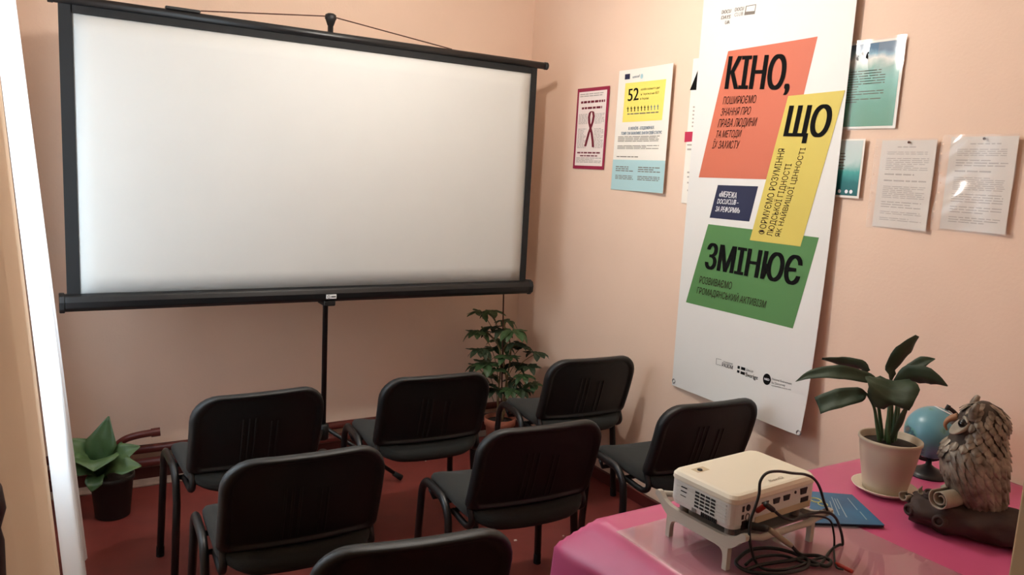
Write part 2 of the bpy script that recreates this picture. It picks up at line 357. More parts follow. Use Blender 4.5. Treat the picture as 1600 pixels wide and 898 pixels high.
# ================================================================ CHAIRS
def loop_path(sx):
    x0, x1 = .272, .256
    f0, r0 = V((sx*x0, .195, .012)), V((sx*x0, -.105, .012))
    pts = [f0, V((sx*x1, .188, .375))]
    for k in range(1, 8):
        a = k/8*PI/2; pts.append(V((sx*x1, .188-.075*(1-math.cos(a)), .375+.082*math.sin(a))))
    pts.append(V((sx*x1, .113, .457))); pts.append(V((sx*x1, .03, .455)))
    for k in range(1, 9):
        a = k/8*PI/2; pts.append(V((sx*x1, .012-.085*math.sin(a), .455-.085*(1-math.cos(a)))))
    pts.append(V((sx*x1, -.079, .33))); pts.append(r0)
    return pts
def outline(n, hw, z0, z1, rt, rb):
    pts = []
    cs = [((hw-rb), z0+rb, rb, -PI/2), ((hw-rt), z1-rt, rt, 0), (-(hw-rt), z1-rt, rt, PI/2), (-(hw-rb), z0+rb, rb, PI)]
    for cx, cz_, r, a0 in cs:
        for k in range(n+1):
            a = a0+PI/2*k/n; pts.append((cx+r*math.cos(a), cz_+r*math.sin(a)))
    out = []
    m_ = len(pts)
    for i in range(m_):           # add points along long straight runs
        a, b = pts[i], pts[(i+1) % m_]; out.append(a)
        d = math.hypot(a[0]-b[0], a[1]-b[1])
        k = int(d/.03)
        for j in range(1, k): out.append((a[0]+(b[0]-a[0])*j/k, a[1]+(b[1]-a[1])*j/k))
    return out
BK = lambda z: -.190-(z-.5)*.26                       # back plane: leans back
def bsurf(x, z): return BK(z)+.024*(x/.235)**2 - .012*math.sin(min(1, max(0, (z-.48)/.34))*PI)
def make_chair():
    t = thing('stacking_chair', 'x', 'chair', (0, 0, 0), 0, 'black stacking chairs set in rows')
    # backrest shell (plastic) and pad (fabric)
    o = outline(7, .240, .470, .775, .092, .028); cx, czc = 0, .625
    def ring(s, dy, zz=0):
        return [((x-cx)*s, (z-czc)*s+czc, dy) for x, z in o]
    bm = BM(); rings = []
    for s, dy in ((.30, -.016), (.60, -.016), (.84, -.016), (.875, -.018), (.90, -.026), (.955, -.028), (.985, -.022), (1.0, -.010), (.995, .004), (.97, .008)):
        rings.append([bm.verts.new(V((x, bsurf(x, z)+d, z))) for x, z, d in ring(s, dy)])
    rings_close(bm, rings)
    for x in (-.062, -.040, -.018, .040, .062):
        for side in (0,):
            g = [[V((x+dx, bsurf(x, z)+dy, z)) for dx, dy in ((-.006, -.012), (-.003, -.0195), (.003, -.0195), (.006, -.012))] for z in (.50, .56, .62, .68 if x < 0 else .66)]
            vs = [[bm.verts.new(p) for p in r] for r in g]
            for A, B in zip(vs, vs[1:]):
                for j in range(3): bm.faces.new((A[j], A[j+1], B[j+1], B[j]))
    sh = obj('backrest_shell', bm, M['blackpl'], t, smooth=True)
    bm = BM(); rings = []
    for s, dy in ((.97, .007), (.965, .016), (.93, .026), (.80, .032), (.5, .034), (.2, .034)):
        rings.append([bm.verts.new(V((x, bsurf(x, z)+d, z))) for x, z, d in ring(s, dy)])
    rings_close(bm, rings); obj('backrest_pad', bm, M['fabric'], t, smooth=True)
    # seat
    so = outline(7, .236, -.222, .205, .07, .10)      # here second coordinate is y
    def srow(s, z): return [bm.verts.new(V((x*s, (y+.01)*s-.01-.034*s*max(0, -y/.228)**2*(1-(x/.236)**2), z - .016*max(0, (y-.12)/.08)**2*(1 if z > .44 else .6) - .016*max(0, (-.13-y)/.1)**2 + .010*(abs(x)/.22)**3))) for x, y in so]
    bm = BM(); rings = [srow(s, z) for s, z in ((.2, .480), (.6, .480), (.88, .477), (.97, .468), (1.0, .455), (.998, .438), (.975, .430))]
    rings_close(bm, rings); obj('seat_pad', bm, M['fabric'], t, smooth=True)
    bm = BM(); rings = [srow(s, z) for s, z in ((.970, .432), (.94, .421), (.6, .416), (.2, .416))]
    rings_close(bm, rings); obj('seat_pan', bm, M['blackpl'], t, smooth=True)
    for sx in (-1, 1):
        pth = loop_path(sx)
        lg = obj('leg_frame', tube(BM(), pth, .017, 14, ry=.0135, upv=(1, 0, 0)), M['black'], t, smooth=True)
        for e, n_ in ((pth[0], pth[1]), (pth[-1], pth[-2])):
            d = (n_-e).normalized()
            obj('foot_cap', tube(BM(), [V((e.x, e.y, 0)), e+d*.03], .0155, 12), M['rubber'], lg)
        # upright: from under the seat back and up into the shell
        x = sx*.221
        U = spline([(x, -.03, .408), (x, -.13, .404), (x, -.165, .410), (x, -.185, .435), (x, BK(.49)+.022, .49), (x, BK(.56)+.020, .56), (x, BK(.66)+.020, .66)], 5)
        obj('back_upright', tube(BM(), U, .0115, 12), M['black'], t, smooth=True)
    for y in (.10, -.03): obj('cross_bar', tube(BM(), [(-.256, y, .440), (-.246, y, .408), (.246, y, .408), (.256, y, .440)], .009, 10), M['black'], t, smooth=True)
    return t
chairs = [
    (.633, 3.005, 2.5, 'black chair at left of front row, nearest the white curtain and screen'),
    (1.358, 3.0, -3.5, 'black chair in middle of front row, before the screen tripod'),
    (2.170, 3.03, -4.5, 'black chair in front of the corner plant, at right end of front row'),
    (.634, 2.36, -2, 'black chair at left of middle row, behind the leftmost front chair'),
    (1.424, 2.312, -3.5, 'black chair in middle of second row, left of the pink table corner'),
    (2.190, 2.296, -4.5, 'black chair beneath the banner, just behind the projector'),
    (0.740, 1.750, -9, 'black chair nearest the camera, only its backrest top showing')]
proto = make_chair()
for i, (x, y, a, lb) in enumerate(chairs):
    o = proto if i == 0 else copy_tree(proto)
    o.location = (x, y, 0); o.rotation_euler = (0, 0, math.radians(a)); o['label'] = lb

# ================================================================ WALL PRINTS
def letters(items, surf, lift=.0012, bold=0.0):
    """items: (text, BL, BR, TL, bold): base line left, base line right, cap top left as (y,z) on the surface"""
    bm = BM()
    for it in items:
        s, BL, BR, TL = it[:4]; bd = it[4] if len(it) > 4 else bold
        cu = bpy.data.curves.new('t', 'FONT'); cu.body = s; cu.size = 1; cu.resolution_u = 3
        ob = bpy.data.objects.new('t', cu); C.objects.link(ob)
        dg = bpy.context.evaluated_depsgraph_get(); me = ob.evaluated_get(dg).to_mesh()
        vs = [V(v.co) for v in me.vertices]; fs = [tuple(p.vertices) for p in me.polygons]
        ob.evaluated_get(dg).to_mesh_clear(); bpy.data.objects.remove(ob); bpy.data.curves.remove(cu)
        if not vs: continue
        x0 = min(v.x for v in vs); x1 = max(v.x for v in vs); cap = .729
        sh = [(0, 0)] if not bd else [(0, 0), (bd, .00006), (-bd, .00012), (bd*2, .00018), (-bd*2, .00024)]
        for q, (dx, dl) in enumerate(sh):             # heavy faces: the strokes widened by overlaid copies
            nv = []
            for v in vs:
                u, k = (v.x+dx-x0)/(x1-x0), v.y/cap
                y = BL[0]+u*(BR[0]-BL[0])+k*(TL[0]-BL[0]); z = BL[1]+u*(BR[1]-BL[1])+k*(TL[1]-BL[1])
                nv.append(bm.verts.new(surf(y, z, lift+dl)))
            for f in fs:
                try: bm.faces.new([nv[k] for k in f])
                except ValueError: pass
    return bm
def quad(bm, pts, surf, lift, n=6, mi=0):
    a, b, c, d = pts                                    # TL, TR, BR, BL
    def fn(u, v):
        top = (a[0]+(b[0]-a[0])*u, a[1]+(b[1]-a[1])*u); bot = (d[0]+(c[0]-d[0])*u, d[1]+(c[1]-d[1])*u)
        return surf(top[0]+(bot[0]-top[0])*v, top[1]+(bot[1]-top[1])*v, lift)
    k = len(bm.faces); grid(bm, fn, n, n); bm.faces.ensure_lookup_table()
    for f in bm.faces[k:]: f.material_index = mi
    return bm
def rows(bm, y0, y1, z0, z1, n, surf, lift, rnd, fill=.45, gaps=True):
    """illegible printed lines, broken into words; y0 is the left end (larger y)"""
    h = (z0-z1)/n
    for i in range(n):
        z = z0-i*h; y = y0; end = y1+(y0-y1)*rnd.choice([0, 0, 0, .05, .3])
        while y > end+.004:
            wl = min(rnd.uniform(.010, .03)*(abs(y0-y1)/.16+.4), y-end)
            quad(bm, ((y, z), (y-wl, z), (y-wl, z-h*fill), (y, z-h*fill)), surf, lift, 1); y -= wl+.005
    return bm
# --- banner
def bd(y, z):
    u = min(1.05, max(-.05, (2.612-y)/.76)); v = min(1, max(0, (2.42-z)/1.77))
    return .012+u*(.012+.044*max(0, (v-.45)/.55)**2)+.004*math.sin(u*7+v*2)*u + .010*max(0, (v-.9)/.1)*(u-.2)
def bsf(y, z, lift=0): return V((XR-bd(y, z)-lift, y, z))
def bpx(px, py):
    X = XR-.02
    for _ in range(5):
        p = on_x(px, py, X); X = XR-bd(p.y, p.z)
    return (p.y, p.z)
t = thing('hanging_banner', 'tall white banner with orange, yellow and green panels hanging on right wall', 'banner', (XR, 2.22, .65))
iv = -V((XR, 2.22, .65))
def bobj(name, bm, m, label=None, par=None):
    bmesh.ops.translate(bm, verts=bm.verts, vec=iv); o = obj(name, bm, m, t, smooth=False)
    if label: o['label'] = label
    return o
bTL, bBL, bTR, bBR = (2.618, 2.62), bpx(1050, 601), bpx(1349, -90), bpx(1250, 681)
bm = BM()
quad(bm, ((bTL[0], 2.62), (bTR[0], 2.62), bBR, bBL), bsf, 0, 26)
solid(bobj('vinyl_sheet', bm, M['vinyl']), .0012)
for nm, mm, pts, lift in (('orange_panel', 'orange', ((1138, 80), (1278, 57), (1224, 281), (1092, 277)), .0012),
                    ('green_panel', 'green', ((1107, 350), (1280, 371), (1239, 513), (1072, 472)), .0012),
                    ('navy_panel', 'navy', ((1122, 289), (1185, 291), (1171, 346), (1109, 340)), .0012),
                    ('yellow_panel', 'yellow', ((1232, 150), (1321, 141), (1251, 385), (1172, 375)), .0018)):
    bm = BM(); quad(bm, [bpx(*p) for p in pts], bsf, lift, 10); bobj(nm, bm, M[mm])
def T(s, a, b, c, bold=0.0): return (s, bpx(*a), bpx(*b), bpx(*c), bold)
for w_ in (T('КІНО,', (1134, 139), (1232, 140), (1141, 88), .022), T('ЩО', (1226, 213), (1292, 214), (1236, 165), .022), T('ЗМІНЮЄ', (1102, 419), (1247, 446), (1108, 379), .022)):
    bobj('headline_word', letters([w_], bsf, .0028), M['ink'])
for ls in ((T('ПОШИРЮЄМО', (1130, 163), (1181, 161), (1132, 151)), T('ЗНАННЯ ПРО', (1126, 181), (1172, 179), (1129, 169)),
     T('ПРАВА ЛЮДИНИ', (1122, 199), (1181, 197), (1125, 186)), T('ТА МЕТОДИ', (1118, 215), (1157, 214), (1121, 204)), T('ЇХ ЗАХИСТУ', (1113, 232), (1154, 232), (1116, 220))),
    (T('ФОРМУЄМО РОЗУМІННЯ', (1195, 366), (1228, 232), (1185, 365)), T('ЛЮДСЬКОЇ ГІДНОСТІ', (1207, 369), (1238, 256), (1198, 368)), T('ЯК НАЙВИЩОЇ ЦІННОСТІ', (1219, 370), (1260, 231), (1211, 369))),
    (T('РОЗВИВАЄМО', (1093, 442), (1143, 452), (1095, 431)), T('ГРОМАДЯНСЬКИЙ АКТИВІЗМ', (1089, 458), (1196, 481), (1091, 448)))):
    bobj('panel_lettering', letters(ls, bsf, .0028), M['brownink'])
bobj('white_lettering', letters([T('«МЕРЕЖА', (1124, 307), (1151, 310), (1126, 298), .01), T('DOCU/CLUB –', (1121, 318), (1154, 320), (1123, 310), .01), T('ЗА РЕФОРМИ»', (1118, 330), (1156, 333), (1120, 322), .01)], bsf, .0028), M['whiteink'])
bm = letters([T('DOCU', (1128, 22), (1142, 20), (1129, 16), .02), T('DAYS', (1127, 30.5), (1141, 29), (1128.5, 24.5), .02), T('UA', (1133, 38), (1140, 37), (1134, 32), .02),
    T('DOCU', (1148.5, 18), (1162, 16), (1149.5, 12), .015), T('CLUB', (1147.5, 26), (1161, 24), (1148.5, 20))], bsf, .0014)
for q in (((1166, 9.4), (1182, 6.6), (1181.8, 7.8), (1165.8, 10.6)), ((1166, 9.4), (1167.2, 9.2), (1165.6, 18.4), (1164.2, 18.6)), ((1181, 7), (1182, 6.6), (1180.4, 17.4), (1179.2, 17.6)), ((1164.2, 18.6), (1180.4, 17), (1179.6, 22), (1163, 24))):
    quad(bm, [bpx(*p) for p in q], bsf, .0014, 1)
bobj('festival_mark', bm, M['greyink'])
bm = letters([T('РАЗОМ', (1128.5, 572), (1145, 577), (1129, 566), .01), T('громадяни', (1130, 565.5), (1145, 569.5), (1130.2, 563)),
    T('Швеція', (1166, 579), (1177, 582), (1166.2, 575.5)), T('Sverige', (1165, 587.5), (1184, 593), (1165.8, 581), .01),
    T('National Endowment', (1206.5, 593), (1237, 601), (1206.8, 589.5)), T('for Democracy', (1206, 599), (1227, 603.5), (1206.3, 595.5)), T('supporting freedom around the world', (1205.5, 602.5), (1236, 609.5), (1205.7, 600.5))], bsf, .0014)
for q in (((1153, 571), (1156.6, 572), (1156, 576.4), (1152.5, 575.4)), ((1158.5, 572.6), (1165, 574.5), (1164.5, 579), (1158, 577)), ((1152.3, 577.6), (1156, 578.8), (1155.4, 582.6), (1151.8, 581.4)), ((1157.7, 579.6), (1164.4, 581.6), (1163.9, 586), (1157.2, 583.8))):
    quad(bm, [bpx(*p) for p in q], bsf, .0014, 1)
for q in (((1119.5, 559.5), (1127.5, 561.5), (1127.5, 562), (1119.5, 560)), ((1119.3, 568.5), (1127, 570.7), (1127, 571.2), (1119.3, 569)), ((1119.5, 559.5), (1120, 559.6), (1119.6, 568.9), (1119.1, 568.8))): quad(bm, [bpx(*p) for p in q], bsf, .0014, 1)
bobj('sponsor_marks', bm, M['ink'])
bm = BM(); c = bpx(1198.6, 592.2)
vs = [bm.verts.new(bsf(c[0]+.021*math.cos(k*PI/14), c[1]+.0225*math.sin(k*PI/14), .0014)) for k in range(28)]; bm.faces.new(vs); bobj('round_mark', bm, M['ink'])
bobj('round_mark_lettering', letters([T('NED', (1195, 593), (1202.5, 595), (1195.2, 589.5), .02)], bsf, .0020), M['whiteink'])
for px, py in ((1053, 595), (1248, 676)):
    c = bpx(px, py); p = bsf(c[0], c[1], .0005)
    bm = tube(BM(), [p+V((0, .009*math.cos(k*PI/10), .009*math.sin(k*PI/10))) for k in range(20)], .0028, 8, closed=True)
    bobj('grommet', bm, M['steel'])
# --- flat posters on the right wall
def wsf(d): return lambda y, z, lift=0: V((XR-d-lift, y, z))
def wpx(px, py, d=.003): p = on_x(px, py, XR-d); return (p.y, p.z)
def poster(name, label, cat, corners, paper, curl=0.0, group=None, n=8):
    """corners TL,TR,BR,BL as (y,z); the sheet stands a hair off the wall and lifts at one side"""
    yc = (corners[0][0]+corners[2][0])/2; zc = corners[2][1]
    t = thing(name, label, cat, (XR, yc, zc), 0, group); org = -V((XR, yc, zc))
    a, b, c, d = corners
    y0, y1 = a[0], b[0]
    def surf(y, z, lift=0):
        u = (y0-y)/(y0-y1)
        return V((XR-.003-lift-curl*max(0, u)**2, y, z))
    def add(nm, bm, m):
        bmesh.ops.translate(bm, verts=bm.verts, vec=org); return obj(nm, bm, m, t)
    bm = BM(); quad(bm, corners, surf, 0, n); solid(add('paper_sheet', bm, paper), .0006)
    return t, surf, add
W4 = lambda *p: [wpx(*q) for q in p]
rnd = random.Random(3)
# pink bordered leaflet
cn = W4((903, 139), (954, 134), (944, 265), (895, 263)); y0, y1, z1, z0 = cn[0][0], cn[1][0], cn[0][1], cn[2][1]
y0 = (cn[0][0]+cn[3][0])/2; y1 = (cn[1][0]+cn[2][0])/2; Wd = y0-y1; Hd = z1-z0
t, s, add = poster('ribbon_poster', 'small poster with maroon border and red ribbon, furthest into the corner', 'poster', cn, M['maroon'], .004)
q = lambda u, v: (y0-u*Wd, z1-v*Hd)
bm = BM(); quad(bm, (q(.06, .045), q(.94, .045), q(.94, .96), q(.06, .96)), s, .001, 4); add('white_field', bm, M['paper2'])
for v, a, b, h in ((.16, .14, .90, .028), (.235, .18, .82, .026), (.79, .12, .88, .018), (.83, .22, .78, .014)):
    u = a; bm = BM()
    while u < b-.02:
        w_ = min(rnd.uniform(.05, .14), b-u); quad(bm, (q(u, v), q(u+w_, v), q(u+w_, v+h), q(u, v+h)), s, .0018, 1); u += w_+.022
    add('maroon_title', bm, M['darkmaroon'])
bm = BM()
a = q(.10, .07); b = q(.84, .07); rows(bm, a[0], b[0], a[1], q(0, .12)[1], 2, s, .0018, rnd)
for u0, u1 in ((.10, .38), (.62, .92)):
    rows(bm, q(u0, 0)[0], q(u1, 0)[0], q(0, .32)[1], q(0, .45)[1], 8, s, .0018, rnd); rows(bm, q(u0, 0)[0], q(u1, 0)[0], q(0, .50)[1], q(0, .75)[1], 14, s, .0018, rnd)
rows(bm, q(.10, 0)[0], q(.90, 0)[0], q(0, .86)[1], q(0, .93)[1], 4, s, .0018, rnd)
add('small_print', bm, M['palegrey'])
bm = BM()
def strip(pts, w_):
    for (u0, v0), (u1, v1) in zip(pts, pts[1:]):
        quad(bm, (q(u0-w_, v0), q(u0+w_, v0), q(u1+w_, v1), q(u1-w_, v1)), s, .0022, 1)
strip([(.50, .29), (.55, .30), (.58, .35), (.56, .42), (.46, .55), (.40, .66), (.37, .72)], .035)
strip([(.50, .29), (.45, .31), (.43, .36), (.45, .43), (.55, .56), (.60, .66), (.62, .73)], .035)
add('red_ribbon', bm, M['darkmaroon'])
# yellow and blue statistics poster
cn = W4((968, 110), (1058, 100), (1040, 302), (955, 297)); y0 = cn[0][0]; y1 = cn[1][0]; Wd = y0-y1; z1 = (cn[0][1]+cn[1][1])/2; z0 = cn[2][1]; Hd = z1-z0
t, s, add = poster('statistics_poster', 'tall white poster with yellow box reading 52 and pale blue foot', 'poster', [(y0, z1), (y1, z1), (y1, z0), (y0, z0)], M['paper'], .022)
P5 = lambda px, py: wpx(px, py, .006)
bm = BM(); quad(bm, [P5(977, 130), P5(1045, 124), P5(1038, 188), P5(972, 191)], s, .001, 4); add('yellow_box', bm, M['pyellow'])
bm = BM(); quad(bm, [q(0, .745), q(1, .745), q(1, 1), q(0, 1)], s, .001, 4); add('blue_box', bm, M['pblue'])
def TP(st, a, b, c, bold=0.0): return (st, P5(*a), P5(*b), P5(*c), bold)
add('black_lettering', letters([TP('52', (981, 158), (998, 156), (982, 138), .01), TP('особи кожного дня', (1002, 141.5), (1034, 138.5), (1002.3, 138)), TP('інфікується на ВІЛ', (1001.5, 149), (1032, 146.5), (1002, 145.5)), TP('в Україні', (1001, 156), (1015, 155), (1001.3, 152.5))], s, .0018), M['ink'])
add('blue_lettering', letters([TP('В УКРАЇНІ – ЕПІДЕМІЯ ВІЛ.', (982, 203), (1025, 201.5), (982.5, 198.5), .01), TP('ТОМУ ТАК ВАЖЛИВО ЗНАТИ СВІЙ СТАТУС', (970, 210.5), (1038, 209.5), (970.5, 206), .01), ('unicef', P5(988.5, 122), P5(1000, 120.5), P5(989, 117.5), 0)], s, .0018), M['blueink'])
bm = BM()
for k in range(10):
    px, py = 981+k*5.55, 171.5-k*.35
    for a, b, h0, h1 in ((-.6, .6, -4.6, -3), (-1.6, 1.6, -2.7, -1.6), (-.6, .6, -2.7, 3.4)):
        quad(bm, [P5(px+a, py+h0), P5(px+b, py+h0), P5(px+b, py+h1), P5(px+a, py+h1)], s, .0018, 1, mi=0 if k < 7 else 1)
add('people_icons', bm, [M['ink'], M['blueink']])
bm = BM(); quad(bm, [P5(976.5, 116), P5(984.5, 115), P5(984, 123.5), P5(976, 124.3)], s, .0018, 1); add('navy_flag', bm, M['navy'])
bm = BM(); c = P5(1003.5, 119.3)
bm.faces.new([bm.verts.new(s(c[0]+.011*math.cos(k*PI/9), c[1]+.012*math.sin(k*PI/9), .0018)) for k in range(18)]); add('round_emblem', bm, M['pblue'])
bm = BM()
rows(bm, q(.07, 0)[0], q(.86, 0)[0], q(0, .55)[1], q(0, .60)[1], 4, s, .0018, rnd, .4); rows(bm, q(.07, 0)[0], q(.86, 0)[0], q(0, .625)[1], q(0, .66)[1], 3, s, .0018, rnd, .4); rows(bm, q(.07, 0)[0], q(.66, 0)[0], q(0, .715)[1], q(0, .73)[1], 1, s, .0018, rnd, .5)
rows(bm, P5(980, 178)[0], P5(1033, 178)[0], P5(1005, 176)[1], P5(1005, 179)[1], 1, s, .0018, rnd, .6)
for a, b in ((.07, .42), (.50, .92)): rows(bm, q(a, 0)[0], q(b, 0)[0], q(0, .80)[1], q(0, .85)[1], 3, s, .0018, rnd); rows(bm, q(a, 0)[0], q(b, 0)[0], q(0, .875)[1], q(0, .915)[1], 3, s, .0018, rnd)
add('small_print', bm, M['greyink'])
# sheet mostly behind the banner
c0 = wpx(1083, 100); c1 = wpx(1067, 312)
yl = (c0[0]+c1[0])/2+.005
t, s, add = poster('covered_poster', 'white poster with black wedge and crimson block, mostly covered by the banner', 'poster', [(yl, 2.14), (yl-.30, 2.14), (yl-.30, 1.50), (yl, 1.50)], M['paper'], 0)
P6 = lambda px, py: wpx(px, py, .003)
bm = BM(); quad(bm, [P6(1093, 104), P6(1104, 96), P6(1104, 140), P6(1078, 141)], s, .001, 3); bm.faces.ensure_lookup_table(); add('black_wedge', bm, M['ink'])
bm = BM(); quad(bm, [P6(1070.5, 206), P6(1084, 205.5), P6(1082.5, 221), P6(1069.5, 222)], s, .001, 1); add('crimson_block', bm, M['redblock'])
bm = BM()
for k in range(6): quad(bm, [P6(1083-k*.4, 166+k*6), P6(1090, 166+k*6), P6(1090, 168.5+k*6), P6(1083-k*.4, 168.5+k*6)], s, .001, 1)
for v in (225, 232, 268, 275, 284, 296): quad(bm, [P6(1074, v), P6(1081, v), P6(1081, v+2.5), P6(1074, v+2.5)], s, .001, 1)
add('small_print', bm, M['palegrey'])
# teal prints right of the banner
def teal_mat(name, zt, zb, top, mid, low):
    m = bpy.data.materials.new(name); m.use_nodes = True; nt = m.node_tree; b = nt.nodes['Principled BSDF']; L = nt.links
    tc = nt.nodes.new('ShaderNodeTexCoord'); sx = nt.nodes.new('ShaderNodeSeparateXYZ'); L.new(tc.outputs['Object'], sx.inputs[0])
    mr = nt.nodes.new('ShaderNodeMapRange'); mr.inputs[1].default_value = 0; mr.inputs[2].default_value = zt-zb; L.new(sx.outputs[2], mr.inputs[0])
    n = nt.nodes.new('ShaderNodeTexNoise'); n.inputs['Scale'].default_value = 16; n.inputs['Detail'].default_value = 5; L.new(tc.outputs['Object'], n.inputs['Vector'])
    ma = nt.nodes.new('ShaderNodeMath'); ma.operation = 'MULTIPLY_ADD'; ma.inputs[1].default_value = .28; L.new(n.outputs[0], ma.inputs[0])
    sb = nt.nodes.new('ShaderNodeMath'); sb.operation = 'SUBTRACT'; sb.inputs[1].default_value = .14; L.new(mr.outputs[0], sb.inputs[0]); L.new(sb.outputs[0], ma.inputs[2])
    r = nt.nodes.new('ShaderNodeValToRGB'); cr = r.color_ramp; cr.elements[0].position = 0; cr.elements[0].color = (*lin(low[0]), 1); cr.elements[1].position = 1; cr.elements[1].color = (*lin(top), 1)
    for p, c in mid: e = cr.elements.new(p); e.color = (*lin(c), 1)
    L.new(ma.outputs[0], r.inputs[0]); L.new(r.outputs[0], b.inputs['Base Color']); b.inputs['Roughness'].default_value = .5; return m
tr, br = wpx(1418, 57), wpx(1400, 200); yr = tr[0]; zt, zb = tr[1], br[1]
tm = teal_mat('sea_print', zt, zb, (40, 84, 116), [(.30, (70, 150, 128)), (.55, (104, 176, 164)), (.70, (130, 170, 160)), (.80, (214, 214, 206)), (.87, (120, 160, 180)), (.93, (46, 92, 124))], [(60, 138, 108)])
t, s, add = poster('sea_poster', 'upper teal ice and sea print in shiny plastic, right of the banner', 'poster', [(yr+.42, zt), (yr, zt), (yr, zb), (yr+.42, zb)], M['paper'], .006)
bm = BM(); quad(bm, ((yr+.41, zt-.008), (yr+.010, zt-.008), (yr+.010, zb+.008), (yr+.41, zb+.008)), s, .001, 6); add('sea_picture', bm, tm)
bm = BM(); rows(bm, yr+.40, yr+.06, zt-.10, zt-.215, 13, s, .0018, rnd, .35); add('small_print', bm, M['leaf'])
bm = BM()
for px, py, r in ((1350, 84, 1.0), (1356, 88, 1.2), (1341, 92, .9)):
    for a, b, rx, rz in ((0, 0, 1.6, 4.2), (1.2, -4.4, 1.3, 1.5), (-1.8, .5, .9, 3.0)):
        c = wpx(px+a*r, py+b*r, .004); 
        bm.faces.new([bm.verts.new(s(c[0]+rx*r*.0021*math.cos(k*PI/6)+.0006*rz*math.sin(k*PI/6), c[1]+rz*r*.0021*math.sin(k*PI/6), .0018)) for k in range(12)])
add('dark_birds', bm, M['ink'])
bm = BM(); quad(bm, ((yr+.425, zt+.006), (yr-.006, zt+.006), (yr-.006, zb-.006), (yr+.425, zb-.006)), lambda y, z, l=0: s(y, z, l)+V((-.004-.0035*math.sin((y-yr)*34+.7)-.0012*math.sin((z-zb)*14+(y-yr)*9), 0, 0)), .001, 24); o = add('plastic_sleeve', bm, M['sleeve']); [setattr(p, 'use_smooth', True) for p in o.data.polygons]
tr, br = wpx(1358, 217), wpx(1343, 310); yr = (tr[0]+br[0])/2; zt, zb = tr[1], br[1]
tm = teal_mat('water_print', zt, zb, (198, 206, 204), [(.25, (30, 110, 112)), (.45, (70, 160, 154)), (.62, (190, 208, 204))], [(26, 92, 96)])
t, s, add = poster('water_poster', 'smaller teal water print half hidden behind the banner, under the sea print', 'poster', [(yr+.30, zt), (yr, zt), (yr, zb), (yr+.30, zb)], M['paper'], .012)
bm = BM(); quad(bm, ((yr+.29, zt-.006), (yr+.008, zt-.006), (yr+.008, zb+.008), (yr+.29, zb+.008)), s, .001, 6); add('water_picture', bm, tm)
bm = BM(); rows(bm, yr+.20, yr+.075, zt-.05, zt-.115, 6, s, .0018, rnd, .35); add('small_print', bm, M['greyink'])
bm = BM()
for yy in (.035, .055, .085): bm.faces.new([bm.verts.new(s(yr+yy+.007*math.cos(k*PI/6), zb+.022+.007*math.sin(k*PI/6), .0018)) for k in range(12)])
add('white_dots', bm, M['whiteink'])
# two sheets in punched sleeves
def sleeve_sheet(cn, label, seed, wrinkle):
    r2 = random.Random(seed)
    y0 = (cn[0][0]+cn[3][0])/2; y1 = (cn[1][0]+cn[2][0])/2; z1 = (cn[0][1]+cn[1][1])/2; z0 = (cn[2][1]+cn[3][1])/2
    t, s, add = poster('pinned_sheet', label, 'notice', [(y0, z1), (y1, z1), (y1, z0), (y0, z0)], M['paper3'], .012, 'printed sheets in plastic sleeves')
    bm = BM(); W_ = y0-y1; H_ = z1-z0
    Q = lambda u: y0-u*W_
    Z = lambda v: z1-v*H_
    rows(bm, Q(.30), Q(.80), Z(.07), Z(.09), 1, s, .001, r2, .6)
    v = .13
    while v < .9:
        n = r2.choice([2, 4, 5, 7]); e = min(v+n*.021, .93)
        rows(bm, Q(.12), Q(.90), Z(v), Z(e), max(1, int((e-v)/.021)), s, .001, r2, .38); v = e+.03
    add('print_lines', bm, M['palegrey'])
    bm = BM()
    def sf(y, z, l=0):
        u, vv = (y0-y)/W_, (z1-z)/H_
        return s(y, z, l)+V((-.003-wrinkle*(.5+.5*math.sin(vv*9.5+u*1.6+.6*math.sin(u*4)))*(.6+.4*math.sin(u*5+1)), 0, 0))
    quad(bm, ((y0+.022, z1+.006), (y1-.006, z1+.006), (y1-.006, z0-.006), (y0+.022, z0-.006)), sf, .001, 30); o = add('plastic_sleeve', bm, M['sleeve'])
    for p in o.data.polygons: p.use_smooth = True
    bm = BM()
    for k in range(9):
        zc = z0+H_*(.08+.105*k)
        bm.faces.new([bm.verts.new(sf(y0+.014+.0035*math.cos(j*PI/5), zc+.0035*math.sin(j*PI/5), .002)) for j in range(10)])
    add('punch_hole', bm, M['wall'])
    p = s(Q(.52), Z(.025), .004)
    add('pin', tube(BM(), [p, p+V((-.006, 0, 0))], [.003, .0045], 10), M['stake'])
sleeve_sheet(W4((1377, 222), (1466, 216), (1452, 359), (1364, 355)), 'flat printed sheet in a punched sleeve, left of the two pinned sheets', 5, .002)
sleeve_sheet(W4((1484, 218), (1593, 208), (1578, 366), (1470, 358)), 'glossy creased sleeve with printed sheet, rightmost on the right wall', 8, .020)

